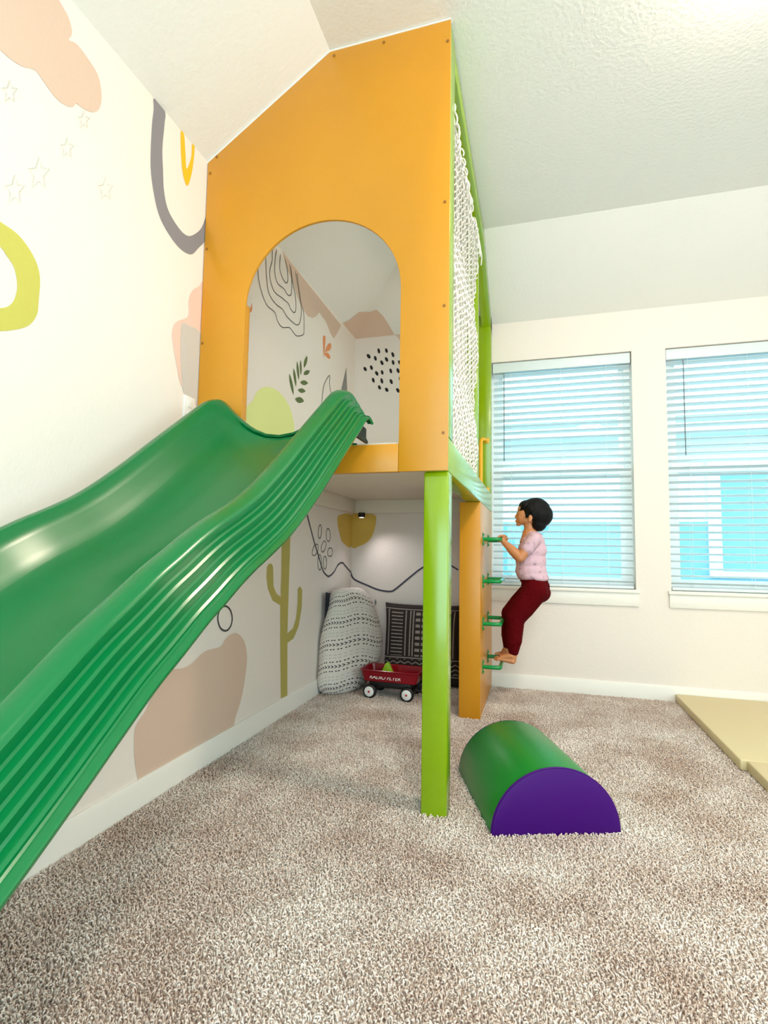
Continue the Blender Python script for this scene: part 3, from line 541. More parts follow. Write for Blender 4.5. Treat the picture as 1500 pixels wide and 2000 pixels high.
# wall outlet plate half hidden by the top of the slide
op = empty('outlet_plate', (XL, 1.955, 1.615))
box('plate', 0, 0.006, -0.038, 0.038, -0.06, 0.06, M['white'], op, 0.002)
for s in (-1, 1): box('socket', 0.005, 0.008, -0.016, 0.016, s * 0.027 - 0.017, s * 0.027 + 0.017, M['white'], op, 0.002)
tag(op, 'small white outlet plate on the wall just above the slide top', 'outlet')

# ------------------------------------------------------------------ windows
def window(name, w, wall_in, axis='Y', flip=1, blind=True):
    x0, x1, z0, z1 = w
    root = empty(name); struct(root)
    y0, y1 = wall_in + 0.085, wall_in + 0.14
    zm = z0 + (z1 - z0) * 0.487
    f = 0.045
    def bars(nm, rects, ya, yb, mat):
        bm = bmesh.new()
        for r in rects: add_box(bm, r[0], r[1], ya, yb, r[2], r[3])
        return from_bm(nm, bm, mat, root)
    bars('window_frame', [(x0, x0 + f, z0, z1), (x1 - f, x1, z0, z1), (x0 + f, x1 - f, z0, z0 + f), (x0 + f, x1 - f, z1 - f, z1)], y0, y1, M['vinyl'])
    s = 0.035
    a, b = x0 + f, x1 - f
    for (c, dd, ya) in ((z0 + f, zm + 0.03, y0 + 0.002), (zm - 0.012, z1 - f, y0 + 0.026)):
        bars('window_sash', [(a, a + s, c, dd), (b - s, b, c, dd), (a + s, b - s, c, c + s), (a + s, b - s, dd - s, dd)], ya, ya + 0.022, M['vinyl'])
        box('window_pane', a + s, b - s, ya + 0.008, ya + 0.012, c + s, dd - s, M['glass'], root)
    box('window_sill', x0 - 0.022, x1 + 0.022, wall_in - 0.03, wall_in + 0.085, z0 - 0.022, z0 + 0.002, M['trim'], root, 0.004)
    box('window_apron', x0 - 0.016, x1 + 0.016, wall_in - 0.016, wall_in, z0 - 0.115, z0 - 0.022, M['trim'], root, 0.002)
    return root
window('window_1', W1, YB)
window('window_2', W2, YB)

def blind(w, wall_in, label, wand_x):
    x0, x1, z0, z1 = w
    x0 += 0.006; x1 -= 0.006
    root = empty('window_blind', ((x0 + x1) / 2, wall_in + 0.045, z0))
    tag(root, label, 'blind', 'horizontal slat blinds')
    hw = (x1 - x0) / 2; H = z1 - z0
    box('headrail', -hw, hw, -0.028, 0.028, H - 0.082, H - 0.004, M['slat'], root, 0.004)
    bm = bmesh.new()
    L_ = hw - 0.004
    prof = [(-0.025, -0.0015), (0, 0.0008), (0.025, -0.0015), (0.025, 0.0012), (0, 0.0035), (-0.025, 0.0012)]
    ra = [bm.verts.new((-L_, y, z)) for y, z in prof]; rb = [bm.verts.new((L_, y, z)) for y, z in prof]
    for i in range(6): bm.faces.new((ra[i], rb[i], rb[(i + 1) % 6], ra[(i + 1) % 6]))
    bm.faces.new(ra); bm.faces.new(rb[::-1])
    first = from_bm('slat', bm, M['slat'], root)
    n = 32; top = H - 0.105; bot = 0.055
    first.location = (0, 0, top); first.rotation_euler = (math.radians(-15), 0, 0)
    for i in range(1, n):
        o = first.copy(); COL.objects.link(o); o.parent = root
        o.location = (0, 0, top + (bot - top) * i / (n - 1))
        o.rotation_euler = (math.radians(-15 + random.uniform(-1.5, 1.5)), random.uniform(-0.0012, 0.0012), 0)
    box('bottom_rail', -hw + 0.004, hw - 0.004, -0.025, 0.025, 0.006, 0.026, M['slat'], root, 0.004)
    for t in (-0.72, 0.02, 0.66):
        for s in (-1, 1):
            tube('ladder_cord', [(t * hw, s * 0.0275, 0.02), (t * hw, s * 0.0275, H - 0.08)], 0.0011, M['cord'], root, 5)
    tube('tilt_wand', [(wand_x, -0.034, H - 0.09), (wand_x, -0.036, H - 0.79)], 0.004, M['wand'], root, 8)
    return root
blind(W1, YB, 'white horizontal slat blind in the window nearest the play loft, behind the climbing child', -0.412)
blind(W2, YB, 'white horizontal slat blind in the window at the right edge, farther from the play loft', -0.39)

# ------------------------------------------------------------------ outside
struct(box('ground_outside', -12, 14, YB + 0.2, 26, -0.6, -0.5, M['lawn']))
nh = empty('neighbor_house', (2.0, 9.2, -0.5))
tag(nh, 'pale blue and white house seen through the blinds outside', 'house')
box('wall', -9, 7, 0, 0.3, 0, 2.05, M['siding'], nh)
box('upper_wall', -9, 7, 0.02, 0.3, 2.05, 3.35, M['siding2'], nh)
box('eave', -9.3, 7.3, -0.5, 0.4, 3.35, 3.5, M['siding2'], nh)
prism('roof', [(-0.55, 3.5), (4.0, 4.6), (4.0, 4.7), (-0.6, 3.6)], 'X', -9.4, 7.4, M['roof'], nh)
wf = box('window', 0.54, 2.4, -0.04, 0.02, 1.2, 3.0, M['siding2'], nh)
box('pane', 0.72, 2.3, -0.05, -0.041, 1.3, 2.9, M['siding'], wf)

# ------------------------------------------------------------------ play loft
loft = empty('play_loft', (0, 0, 0))
tag(loft, 'orange arched play loft on lime green posts with climbing side', 'play loft')
PX0, PX1, PY = XL + 0.004, -0.331, 2.011
arc = []
ax0, ax1, zs = -1.25, -0.53, 2.085
cxm, rad = (ax0 + ax1) / 2, (ax1 - ax0) / 2
for k in range(33):
    a = PI - PI * k / 32
    arc.append((cxm + rad * math.cos(a), zs + rad * 0.96 * math.sin(a)))
zpan = 1.322
loop = [(PX0, zpan), (ax0, zpan)] + arc + [(ax1, zpan), (PX1, zpan), (PX1, CT - 0.006), (XS + 0.002, CT - 0.006), (PX0, WT - 0.003)]
prism('arched_panel', loop, 'Y', PY, PY + 0.014, M['orange'], loft, 0.002)
for xa, xb in ((ax0 - 0.04, ax0 - 0.001), (ax1 + 0.001, ax1 + 0.04)):
    box('jamb_board', xa, xb, PY + 0.0145, PY + 0.045, 1.45, zs + 0.02, M['orange'], loft, 0.002)
box('sill_board', ax0 + 0.001, ax1 - 0.001, PY + 0.001, PY + 0.032, zpan, 1.436, M['orange'], loft, 0.002)
prism('panel_trim', [(PX0 - 0.003, WT - 0.008), (PX0 - 0.003, WT - 0.001), (XS, CT - 0.001), (PX1, CT - 0.001), (PX1, CT - 0.007), (XS, CT - 0.007)], 'Y', PY - 0.003, PY + 0.02, M['trim'], loft)
scr = None
for x, z in ((-1.43, 2.835), (-1.462, 2.76), (-1.463, 2.39), (-1.464, 1.94), (-0.343, 3.12), (-0.35, 2.42), (-0.35, 1.985), (-0.35, 1.47), (-0.62, 3.19), (-0.85, 3.19)):
    if scr is None:
        scr = lathe('screw', [(0.0065, 0.0), (0.0065, 0.002), (0.003, 0.0026), (0.0, 0.002)], M['screw'], loft, 10, 'Y')
        s_ = scr
    else:
        s_ = scr.copy(); COL.objects.link(s_); s_.parent = loft
    s_.location = (x, PY, z)
SX = -0.334                                # outer face of the side frame
G = M['green']
box('post', -0.432, SX, 2.045, 2.137, 0, zpan, G, loft, 0.004)
box('upper_post', -0.41, SX + 0.003, 2.028, 2.135, 1.46, CT - 0.008, G, loft, 0.003)
box('post', -0.424, -0.352, 3.29, 3.33, 1.46, CT - 0.008, G, loft, 0.003)
box('rear_post', -0.43, SX, 4.035, YB - 0.004, 1.46, 2.86, G, loft, 0.003)
# side beam, top rails
box('side_beam', -0.425, SX + 0.001, 2.044, YB - 0.004, zpan, 1.458, G, loft, 0.004)
prism('top_rail', [(2.136, 3.11), (2.136, CT - 0.008), (YS - 0.005, CT - 0.008), (YB - 0.005, WT - 0.004), (YB - 0.005, WT - 0.11), (YS - 0.035, 3.11)], 'X', -0.405, SX, G, loft, 0.002)
box('deck', XL + 0.004, -0.427, PY + 0.033, YB - 0.004, 1.428, 1.448, M['deckwhite'], loft)
box('ledger_beam', XL + 0.004, -0.43, YB - 0.045, YB - 0.004, 1.318, 1.427, M['deckwhite'], loft, 0.002)
box('ledger_beam', XL + 0.004, XL + 0.045, PY + 0.04, YB - 0.05, 1.318, 1.427, M['deckwhite'], loft, 0.002)
# climbing side: orange edge plank and board with four green rungs
box('edge_plank', -0.463, SX, 3.275, 3.315, 0, zpan - 0.001, M['orange'], loft, 0.003)
box('climbing_board', SX - 0.02, SX - 0.0005, 3.316, YB - 0.006, 0, zpan - 0.001, M['orange'], loft, 0.002)
rung0 = None
for z in (1.094, 0.826, 0.558, 0.29):
    ya, yb, xo, rr = 3.425, 3.785, SX + 0.108, 0.0125
    if rung0 is None:
        path = [(SX + 0.002, ya, 0), (xo - 0.04, ya, 0), (xo - 0.012, ya + 0.004, 0), (xo - 0.003, ya + 0.014, 0), (xo, ya + 0.04, 0),
                (xo, yb - 0.04, 0), (xo - 0.003, yb - 0.014, 0), (xo - 0.012, yb - 0.004, 0), (xo - 0.04, yb, 0), (SX + 0.002, yb, 0)]
        r = tube('climbing_rung', catmull(path, False, 5), rr, M['rung'], loft, 14)
        rung0 = r
        kids = []
        for y in (ya, yb):
            pl = box('mounting_plate', SX, SX + 0.005, y - 0.022, y + 0.022, -0.042, 0.042, M['rung'], r, 0.002)
            kids.append(pl)
            for s in (-1, 1):
                kids.append(lathe('bolt', [(0.007, 0.0), (0.007, 0.003), (0.0, 0.006)], M['rung'], r, 8, 'X', (SX + 0.005, y, s * 0.03)))
        r.location = (0, 0, z)
    else:
        r = rung0.copy(); COL.objects.link(r); r.parent = loft; r.location = (0, 0, z)
        for kk in kids:
            c = kk.copy(); COL.objects.link(c); c.parent = r
# yellow grab handle by the ladder opening
gb = tube('grab_handle', catmull([(-0.365, 4.03, 1.865), (-0.385, 3.985, 1.868), (-0.398, 3.955, 1.85), (-0.40, 3.95, 1.80), (-0.40, 3.95, 1.55), (-0.398, 3.955, 1.50), (-0.385, 3.985, 1.482), (-0.365, 4.03, 1.485)], False, 6), 0.014, M['yellow'], loft, 12)
for z in (1.865, 1.485): box('mounting_foot', -0.385, -0.345, 4.028, 4.034, z - 0.02, z + 0.02, M['yellow'], gb, 0.003)

# rope net hung in the side opening
net = empty('safety_net', (-0.365, 2.138, 1.465))
tag(net, 'white rope safety net hung in the green side frame', 'net')
bm = bmesh.new()
nw, nh_ = 1.145, 1.50
py, pz = 0.042, 0.021
ny, nz = int(nw / py), int(nh_ / pz)
def npt(i, j):
    y = (i + 0.5 * (j % 2)) * py
    return Vector((0.006 * math.sin(i * 1.7 + j * 0.9) + 0.012 * math.sin(j * 0.21), min(y, nw), j * pz + 0.01 * math.sin(y * 5) * (j / nz)))
for j in range(nz):
    for i in range(ny):
        p = npt(i, j)
        for di in ((0, 1) if j % 2 else (-1, 0)):
            q = i + di
            if 0 <= q < ny + 1: tube_bm(bm, [p, npt(q, j + 1)], 0.0042, 3, caps=False)
from_bm('net_mesh', bm, M['rope'], net)
bm = bmesh.new()
top = [npt(i, nz) for i in range(ny)]
tube_bm(bm, top, 0.006, 6); tube_bm(bm, [npt(i, 0) for i in range(ny)], 0.006, 6)
tube_bm(bm, [npt(0, j) for j in range(nz)], 0.005, 6); tube_bm(bm, [npt(ny - 1, j) for j in range(nz)], 0.005, 6)
from_bm('border_rope', bm, M['rope'], net)
for c in range(26):
    bm = bmesh.new()
    y0 = nw * (c + random.random()) / 26
    big = 2.2 if c > 21 else 1.0
    for s in range(4):
        a = random.uniform(0, 2 * PI); L_ = random.uniform(0.025, 0.05) * big
        p = Vector((0, y0, nz * pz))
        pts = [p, p + Vector((0.012 + 0.01 * math.cos(a), 0.012 * math.sin(a), 0.012)), p + Vector((0.02 + 0.015 * math.cos(a), 0.02 * math.sin(a), -L_ * 0.4)),
               p + Vector((0.012 + 0.02 * math.cos(a), 0.03 * math.sin(a), -L_))]
        tube_bm(bm, catmull(pts, False, 3), 0.004, 5)
    from_bm('fringe_knot', bm, M['rope'], net, True)

# ------------------------------------------------------------------ slide
slide = empty('slide', (-1.005, 1.97, 0))
tag(slide, 'long wavy green plastic slide running down from the orange arch', 'slide')
PROF = [(2.0, 1.60), (1.95, 1.622), (1.9, 1.63), (1.86, 1.622), (1.80, 1.595), (1.69, 1.513), (1.6, 1.444), (1.5, 1.366), (1.42, 1.303), (1.35, 1.25), (1.27, 1.193), (1.2, 1.149), (1.12, 1.108), (1.04, 1.071), (0.97, 1.034), (0.91, 0.998), (0.85, 0.963),
        (0.775, 0.913), (0.7, 0.864), (0.626, 0.807), (0.55, 0.747), (0.45, 0.672), (0.3, 0.565), (0.15, 0.47), (0.0, 0.39), (-0.15, 0.325), (-0.3, 0.275), (-0.45, 0.245), (-0.55, 0.238)]
prof = catmull([(y, z, 0) for y, z in PROF], False, 4)
# half section: (offset from the centre line, drop below the rim)
HALF = [(0.0, 0.185), (0.06, 0.183), (0.11, 0.174), (0.15, 0.158), (0.18, 0.136), (0.205, 0.106), (0.225, 0.072), (0.242, 0.036), (0.254, 0.012), (0.265, 0.002), (0.277, -0.001),
        (0.292, 0.002), (0.306, 0.008), (0.312, 0.013), (0.315, 0.0185), (0.3115, 0.038), (0.3145, 0.0425), (0.328, 0.0445), (0.332, 0.049), (0.3285, 0.068), (0.3315, 0.0725), (0.345, 0.0745),
        (0.349, 0.079), (0.3455, 0.096), (0.3485, 0.1005), (0.361, 0.1025), (0.365, 0.107), (0.3645, 0.112), (0.368, 0.1145), (0.381, 0.116), (0.386, 0.119), (0.385, 0.124)]
sec = [(-s, dz) for s, dz in HALF[:0:-1]] + HALF
nsec = len(sec); th = 0.006
verts, faces = [], []
npf = len(prof)
for side in (0, 1):
    for i, p in enumerate(prof):
        t = (prof[min(i + 1, npf - 1)] - prof[max(i - 1, 0)]).normalized()
        nn = Vector((t.y, -t.x, 0))
        if nn.y < 0: nn = -nn
        k = min(1.0, max(0.0, (2.0 - p.x) / 0.25))
        for s, dz in sec:
            bed = max(0.0, 1 - abs(s) / 0.26)
            vee = 0.158 * (0.5 + 0.5 * math.cos(PI * min(1.0, abs(s) / 0.29))) ** 0.7
            drop = (dz * k + vee * (1 - k)) if abs(s) < 0.256 else dz
            if abs(s) > 0.3: drop *= 0.86 + 0.14 * k
            q = p - nn * drop * 0.985
            off = -nn * th * side
            xx = s - (0.004 if s > 0 else -0.004) * side
            verts.append((xx, q.x + off.x - 1.97, q.y + off.y))
    b0 = side * npf * nsec
    for i in range(npf - 1):
        for j in range(nsec - 1):
            a = b0 + i * nsec + j
            f = (a, a + 1, a + nsec + 1, a + nsec)
            faces.append(f if side else f[::-1])
o = npf * nsec
for j in range(nsec - 1):
    faces.append((j, j + 1, o + j + 1, o + j))
    e = (npf - 1) * nsec
    faces.append((e + j, o + e + j, o + e + j + 1, e + j + 1))
for i in range(npf - 1):
    faces.append((i * nsec, o + i * nsec, o + (i + 1) * nsec, (i + 1) * nsec))
    e = nsec - 1
    faces.append((i * nsec + e, (i + 1) * nsec + e, o + (i + 1) * nsec + e, o + i * nsec + e))
bmc = mesh('chute', verts, faces, M['slide'], slide)
bm = bmesh.new(); bm.from_mesh(bmc.data); bmesh.ops.recalc_face_normals(bm, faces=bm.faces); bm.to_mesh(bmc.data); bm.free()
smooth_angle(bmc, 26)
# hooked lip that rests on the sill, and the foot at the far end
prism('hook_flange', [(0.03, 1.4365), (0.03, 1.4425), (0.042, 1.4415), (0.042, 1.4365)], 'X', -0.30, 0.30, M['slide'], slide)
prism('hollow_shade_web', [(0.028, 1.4375), (0.028, 1.447), (0.005, 1.455), (0.005, 1.492), (-0.1, 1.50), (-0.2, 1.4375)], 'X', 0.340, 0.350, M['slide_shade'], slide)  # dark sheet standing in for shade in the hollow under the slide end
for s in (-1, 1):
    box('foot_block', s * 0.34 - 0.03, s * 0.34 + 0.03, -2.5, -2.38, 0.0, 0.12, M['slide'], slide, 0.008)

# ------------------------------------------------------------------ puck light under the deck
pk = empty('puck_light', (-1.375, 3.93, 1.318))
tag(pk, 'small black puck light under the loft deck above the cushions', 'light')
pk.location = (-1.37, 4.05, 1.318)
lathe('housing', [(0.0, 0.0), (0.026, 0.0), (0.028, -0.005), (0.028, -0.034), (0.022, -0.037), (0.0, -0.037)], M['black'], pk, 20)
lathe('lens', [(0.0, -0.0375), (0.02, -0.0375), (0.018, -0.04), (0.0, -0.041)], emit_mat('puck_lens', (1.0, 0.93, 0.9, 1), 2.0), pk, 16)
sp = bpy.data.lights.new('puck_beam', 'SPOT'); sp.energy = 7.0; sp.spot_size = math.radians(115); sp.spot_blend = 1.0; sp.color = (1.0, 0.95, 0.97); sp.shadow_soft_size = 0.02
so = bpy.data.objects.new('puck_beam', sp); COL.objects.link(so); so.parent = pk; so.location = (0.03, -0.11, -0.04)
so.rotation_euler = Vector((0.25, -0.06, -0.50)).to_track_quat('-Z', 'Y').to_euler()

# ------------------------------------------------------------------ ceiling lamp, and an added one for fill
def ceiling_lamp(x, y, label):
    t = empty('ceiling_lamp', (x, y, CT))
    tag(t, label, 'lamp')
    lathe('lamp_base', [(0.0, 0.0), (0.175, 0.0), (0.175, -0.018), (0.165, -0.022), (0.0, -0.022)], M['white'], t, 40)
    lathe('lamp_shade', [(0.16, -0.02), (0.158, -0.035), (0.145, -0.06), (0.115, -0.082), (0.07, -0.095), (0.0, -0.10)], LAMPM, t, 40)
    return t
LAMPM = emit_mat('lit_lamp_glass', (1.0, 0.82, 0.66, 1), LAMP_STRENGTH)
ceiling_lamp(0.88, 1.86, 'round warm ceiling lamp above the half cylinder block')
ceiling_lamp(0.88, -0.9, 'unseen ceiling lamp added behind the camera for frontal fill')  # added lamp, out of view, brightens the scene from the front

# ------------------------------------------------------------------ half cylinder block
hb = empty('half_cylinder_block', (-0.034, 2.31, 0.0), math.atan2(0.164, 0.442))
tag(hb, 'soft half cylinder block, green top and purple ends, on the carpet', 'foam block')
R_, L_ = 0.236, 0.55
arcp = [(R_ * math.cos(PI * k / 40), 0.008 + (R_ - 0.008) * math.sin(PI * k / 40)) for k in range(41)]
prism('curved_cover', arcp + [(-R_ + 0.004, 0.0), (R_ - 0.004, 0.0)], 'Y', -L_ / 2 + 0.006, L_ / 2 - 0.006, M['blocktop'], hb, 0.004)
arce = [(0.995 * x, 0.995 * z) for x, z in arcp] + [(-R_ + 0.008, 0.001), (R_ - 0.008, 0.001)]
for a, b in ((-L_ / 2, -L_ / 2 + 0.0058), (L_ / 2 - 0.0058, L_ / 2)):
    prism('end_panel', arce, 'Y', a, b, M['blockend'], hb, 0.0025)
for y in (-L_ / 2 + 0.006,):
    tube('piping', [(x * 1.0, y, z * 1.0) for x, z in arcp], 0.0032, M['blockend'], hb, 6)

# ------------------------------------------------------------------ tan floor mats at the right
def floor_mat(x0, x1, y0, y1, label, seam=None):
    t = empty('floor_mat', ((x0 + x1) / 2, (y0 + y1) / 2, 0.012))
    tag(t, label, 'mat', 'tan folding floor mats')
    hx, hy = (x1 - x0) / 2, (y1 - y0) / 2
    n = 2
    for k in range(n):
        a = -hx + 2 * hx * k / n; b = -hx + 2 * hx * (k + 1) / n - (0.004 if k == 0 else 0)
        box('foam_panel', a, b, -hy, hy, 0.0, 0.05, M['mat'], t, 0.006, 3)
    return t
floor_mat(0.905, 2.0, 2.905, YB - 0.02, 'tan vinyl floor mat against the window wall, farther one of two')
floor_mat(0.93, 2.05, 1.75, 2.897, 'tan vinyl floor mat at the right edge, nearer one of two')

# ------------------------------------------------------------------ cushions under the loft
def stack_bag(name, levels, mat, n=48, sub=5, parent=None, ang=0.0):
    """levels: (z, cx, cy, rx, ry, exponent)"""
    lv = []
    zs_ = catmull([(l[0], l[1], l[2]) for l in levels], False, sub)
    rs_ = catmull([(l[3], l[4], l[5]) for l in levels], False, sub)
    verts, uvs, faces = [], [], []
    m = len(zs_)
    for j in range(m):
        z, cx_, cy_ = zs_[j]; rx, ry, ex = rs_[j]
        for k in range(n + 1):
            a = 2 * PI * k / n
            c, s = math.cos(a), math.sin(a)
            e = 2.0 / ex
            wob = 1 + 0.018 * math.sin(3 * a + z * 9) + 0.012 * math.sin(7 * a - z * 16)
            px, py_ = rx * wob * math.copysign(abs(c) ** e, c), ry * wob * math.copysign(abs(s) ** e, s)
            verts.append((cx_ + px * math.cos(ang) - py_ * math.sin(ang), cy_ + px * math.sin(ang) + py_ * math.cos(ang), z))
            uvs.append((k / n, z / levels[-1][0] + 0.03 * math.sin(2 * a + 2.2) + 0.012 * math.sin(5 * a)))
    for j in range(m - 1):
        for k in range(n):
            a = j * (n + 1) + k
            faces.append((a, a + 1, a + n + 2, a + n + 1))
    faces.append(tuple(range(n - 1, -1, -1))); faces.append(tuple((m - 1) * (n + 1) + k for k in range(n)))
    return mesh(name, verts, faces, mat, parent, True, uvs)

bag = stack_bag('floor_pouf', [(0.012, -1.345, 3.60, 0.13, 0.05, 2.2), (0.02, -1.342, 3.605, 0.17, 0.075, 2.2), (0.06, -1.332, 3.62, 0.215, 0.092, 2.2), (0.12, -1.322, 3.64, 0.25, 0.10, 2.2), (0.22, -1.307, 3.675, 0.282, 0.104, 2.2), (0.36, -1.302, 3.69, 0.284, 0.105, 2.2),
     (0.48, -1.305, 3.69, 0.25, 0.10, 2.3), (0.60, -1.312, 3.69, 0.205, 0.094, 2.4), (0.68, -1.325, 3.68, 0.17, 0.075, 2.5), (0.72, -1.33, 3.675, 0.13, 0.05, 2.5), (0.735, -1.33, 3.67, 0.085, 0.022, 2.3)], M['mudlight'], ang=math.radians(61))
tag(bag, 'tall white pouf with black dotted stripes, slumped in the loft corner', 'pouf')

def pillow(name, w, h, t, mat, parent=None, n=22):
    verts, uvs, faces = [], [], []
    for side in (0, 1):
        for j in range(n + 1):
            for i in range(n + 1):
                u, v = i / n * 2 - 1, j / n * 2 - 1
                pin = 1 - 0.05 * (1 - v * v) * 0 - 0.045 * (1 - (u * u)) * 0
                ed = max(abs(u), abs(v))
                x = u * w / 2 * (1 - 0.05 * (1 - abs(v) ** 3)); z = v * h / 2 * (1 - 0.04 * (1 - abs(u) ** 3))
                dep = t / 2 * ((1 - u ** 4) * (1 - v ** 4)) ** 0.55 + 0.004
                wr = 0.006 * math.sin(u * 7 + v * 4) * (1 - ed)
                verts.append((x, (-1 if side == 0 else 1) * dep + wr, z + h / 2))
                uvs.append((i / n, j / n))
    N1 = (n + 1) ** 2
    for side in (0, 1):
        for j in range(n):
            for i in range(n):
                a = side * N1 + j * (n + 1) + i
                f = (a, a + 1, a + n + 2, a + n + 1)
                faces.append(f if side == 0 else f[::-1])
    edge = [i for i in range(n + 1)] + [j * (n + 1) + n for j in range(1, n + 1)] + [n * (n + 1) + i for i in range(n - 1, -1, -1)] + [j * (n + 1) for j in range(n - 1, 0, -1)]
    for k in range(len(edge)):
        a, b = edge[k], edge[(k + 1) % len(edge)]
        faces.append((b, a, a + N1, b + N1))
    return mesh(name, verts, faces, mat, parent, True, uvs)
dc = pillow('floor_cushion', 0.61, 0.60, 0.15, M['muddark'])
dc.location = (-0.845, 3.96, 0.012); dc.rotation_euler = (math.radians(-7), 0, 0)
tag(dc, 'dark brown patterned floor cushion leaning on the back wall', 'cushion')
nc = pillow('floor_cushion', 0.42, 0.70, 0.026, M['navy'])
nc.location = (-1.4585, 3.70, 0.012); nc.rotation_euler = (math.radians(2), 0, PI / 2)
tag(nc, 'plain navy cushion squeezed between the white pouf and left wall', 'cushion')

# ------------------------------------------------------------------ toy wagon
wg = empty('toy_wagon', (-0.967, 3.605, 0.0), math.radians(-2))
tag(wg, 'little red toy wagon with white hubbed wheels beside the cushions', 'toy wagon')
def rrect(hx, hy, r, n=5):
    o = []
    for (sx, sy2, a0) in ((1, 1, 0), (-1, 1, PI / 2), (-1, -1, PI), (1, -1, 1.5 * PI)):
        for k in range(n + 1):
            a = a0 + PI / 2 * k / n
            o.append((sx * (hx - r) + r * math.cos(a), sy2 * (hy - r) + r * math.sin(a)))
    return o
def tray(name, rings, mat, parent):
    bm = bmesh.new(); rr = []
    for hx, hy, r, z in rings: rr.append([bm.verts.new((x, y, z)) for x, y in rrect(hx, hy, r)])
    n = len(rr[0])
    for a, b in zip(rr[:-1], rr[1:]):
        for k in range(n): bm.faces.new((a[k], a[(k + 1) % n], b[(k + 1) % n], b[k]))
    bm.faces.new(rr[0]); bm.faces.new(rr[-1])
    return smooth_angle(from_bm(name, bm, mat, parent), 40)
tray('wagon_bed', [(0.185, 0.095, 0.03, 0.118), (0.19, 0.10, 0.032, 0.122), (0.205, 0.113, 0.036, 0.188), (0.212, 0.120, 0.04, 0.192), (0.213, 0.121, 0.04, 0.197), (0.209, 0.117, 0.038, 0.199), (0.200, 0.108, 0.034, 0.196), (0.186, 0.096, 0.03, 0.126)], M['wagonred'], wg)
box('undercarriage', -0.15, 0.15, -0.075, 0.075, 0.075, 0.118, M['black'], wg, 0.006)
for x in (-0.132, 0.132):
    tube('axle', [(x, -0.1, 0.055), (x, 0.1, 0.055)], 0.006, M['black'], wg, 8)
    box('axle_bracket', x - 0.03, x + 0.03, -0.07, 0.07, 0.045, 0.08, M['black'], wg, 0.004)
    for s in (-1, 1):
        w = lathe('wheel', [(0.0, -0.014), (0.035, -0.014), (0.042, -0.013), (0.047, -0.008), (0.047, 0.008), (0.042, 0.013), (0.035, 0.014), (0.0, 0.014)], M['black'], wg, 28, 'Y', (x, s * 0.108, 0.055))
        lathe('hub', [(0.0, 0.004), (0.010, 0.004), (0.03, 0.002), (0.0335, 0.0), (0.0335, -0.002), (0.0, -0.002)] if s < 0 else [(0.0, -0.004), (0.010, -0.004), (0.03, -0.002), (0.0335, 0.0), (0.0335, 0.002), (0.0, 0.002)], M['white'], w, 28, 'Y', (x, s * 0.1235, 0.055))
        lathe('hub_cap', [(0.0, 0.004), (0.006, 0.003), (0.008, 0.0), (0.0, 0.0)] if s < 0 else [(0.0, -0.004), (0.006, -0.003), (0.008, 0.0), (0.0, 0.0)], M['hubred'], w, 16, 'Y', (x, s * 0.128, 0.055))
tube('pull_handle', catmull([(0.15, 0, 0.07), (0.20, 0, 0.055), (0.25, -0.01, 0.04), (0.31, -0.015, 0.03)], False, 5), 0.009, M['black'], wg, 8)
tube('handle_grip', [(0.30, -0.05, 0.03), (0.30, 0.02, 0.03)], 0.012, M['black'], wg, 8)
fc = bpy.data.curves.new('lettering', 'FONT'); fc.body = 'RADIO FLYER'; fc.size = 0.037; fc.shear = 0.2; fc.extrude = 0.0006; fc.align_x = 'CENTER'; fc.offset = 0.0
fo = bpy.data.objects.new('lettering_source', fc); COL.objects.link(fo)
dg = bpy.context.evaluated_depsgraph_get()
fm = bpy.data.meshes.new_from_object(fo.evaluated_get(dg)); fm.materials.clear()
bpy.data.objects.remove(fo)
lt = link('lettering', fm, M['white'], wg)
lt['label'] = 'white slanted capital letters on the wagon side'
lt.location = (-0.025, -0.1095, 0.140); lt.rotation_euler = (PI / 2 + math.atan2(0.013, 0.066) * -1, 0, 0)
tp = empty('triangle_toy', (-1.01, 3.615, 0.1275))
tag(tp, 'lime green triangular toy block standing in the red wagon', 'toy block')
prism('body', catmull([(-0.055, 0.0), (0.055, 0.0), (0.035, 0.06), (0.012, 0.112), (0.0, 0.118), (-0.012, 0.112), (-0.035, 0.06)], True, 4) and
      [(p.x, p.y) for p in catmull([(-0.05, 0.0, 0), (0.0, 0.0, 0), (0.05, 0.0, 0), (0.03, 0.058, 0), (0.01, 0.098, 0), (0.0, 0.104, 0), (-0.01, 0.098, 0), (-0.03, 0.058, 0)], True, 4)], 'Y', -0.02, 0.02, M['lime'], tp, 0.003)

# ------------------------------------------------------------------ the climbing child
_TPL = {}
def sphere_tpl(seg, rings):
    if (seg, rings) not in _TPL:
        v = [(0.0, 0.0, 1.0)]
        for j in range(1, rings):
            for k in range(seg):
                a, p = 2 * PI * k / seg, PI * j / rings
                v.append((math.sin(p) * math.cos(a), math.sin(p) * math.sin(a), math.cos(p)))
        v.append((0.0, 0.0, -1.0)); f = []
        for k in range(seg):
            k2 = (k + 1) % seg
            f.append((0, 1 + k, 1 + k2))
            for j in range(rings - 2):
                a = 1 + j * seg
                f.append((a + k, a + seg + k, a + seg + k2, a + k2))
            a = 1 + (rings - 2) * seg
            f.append((a + k, len(v) - 1, a + k2))
        _TPL[(seg, rings)] = (v, f)
    return _TPL[(seg, rings)]
def prim_sphere(acc, c, r, seg=16, rings=12):
    r = r if isinstance(r, (list, tuple)) else (r, r, r)
    v, f = sphere_tpl(seg, rings); o = len(acc[0])
    acc[0].extend((c[0] + p[0] * r[0], c[1] + p[1] * r[1], c[2] + p[2] * r[2]) for p in v)
    acc[1].extend(tuple(i + o for i in q) for q in f)
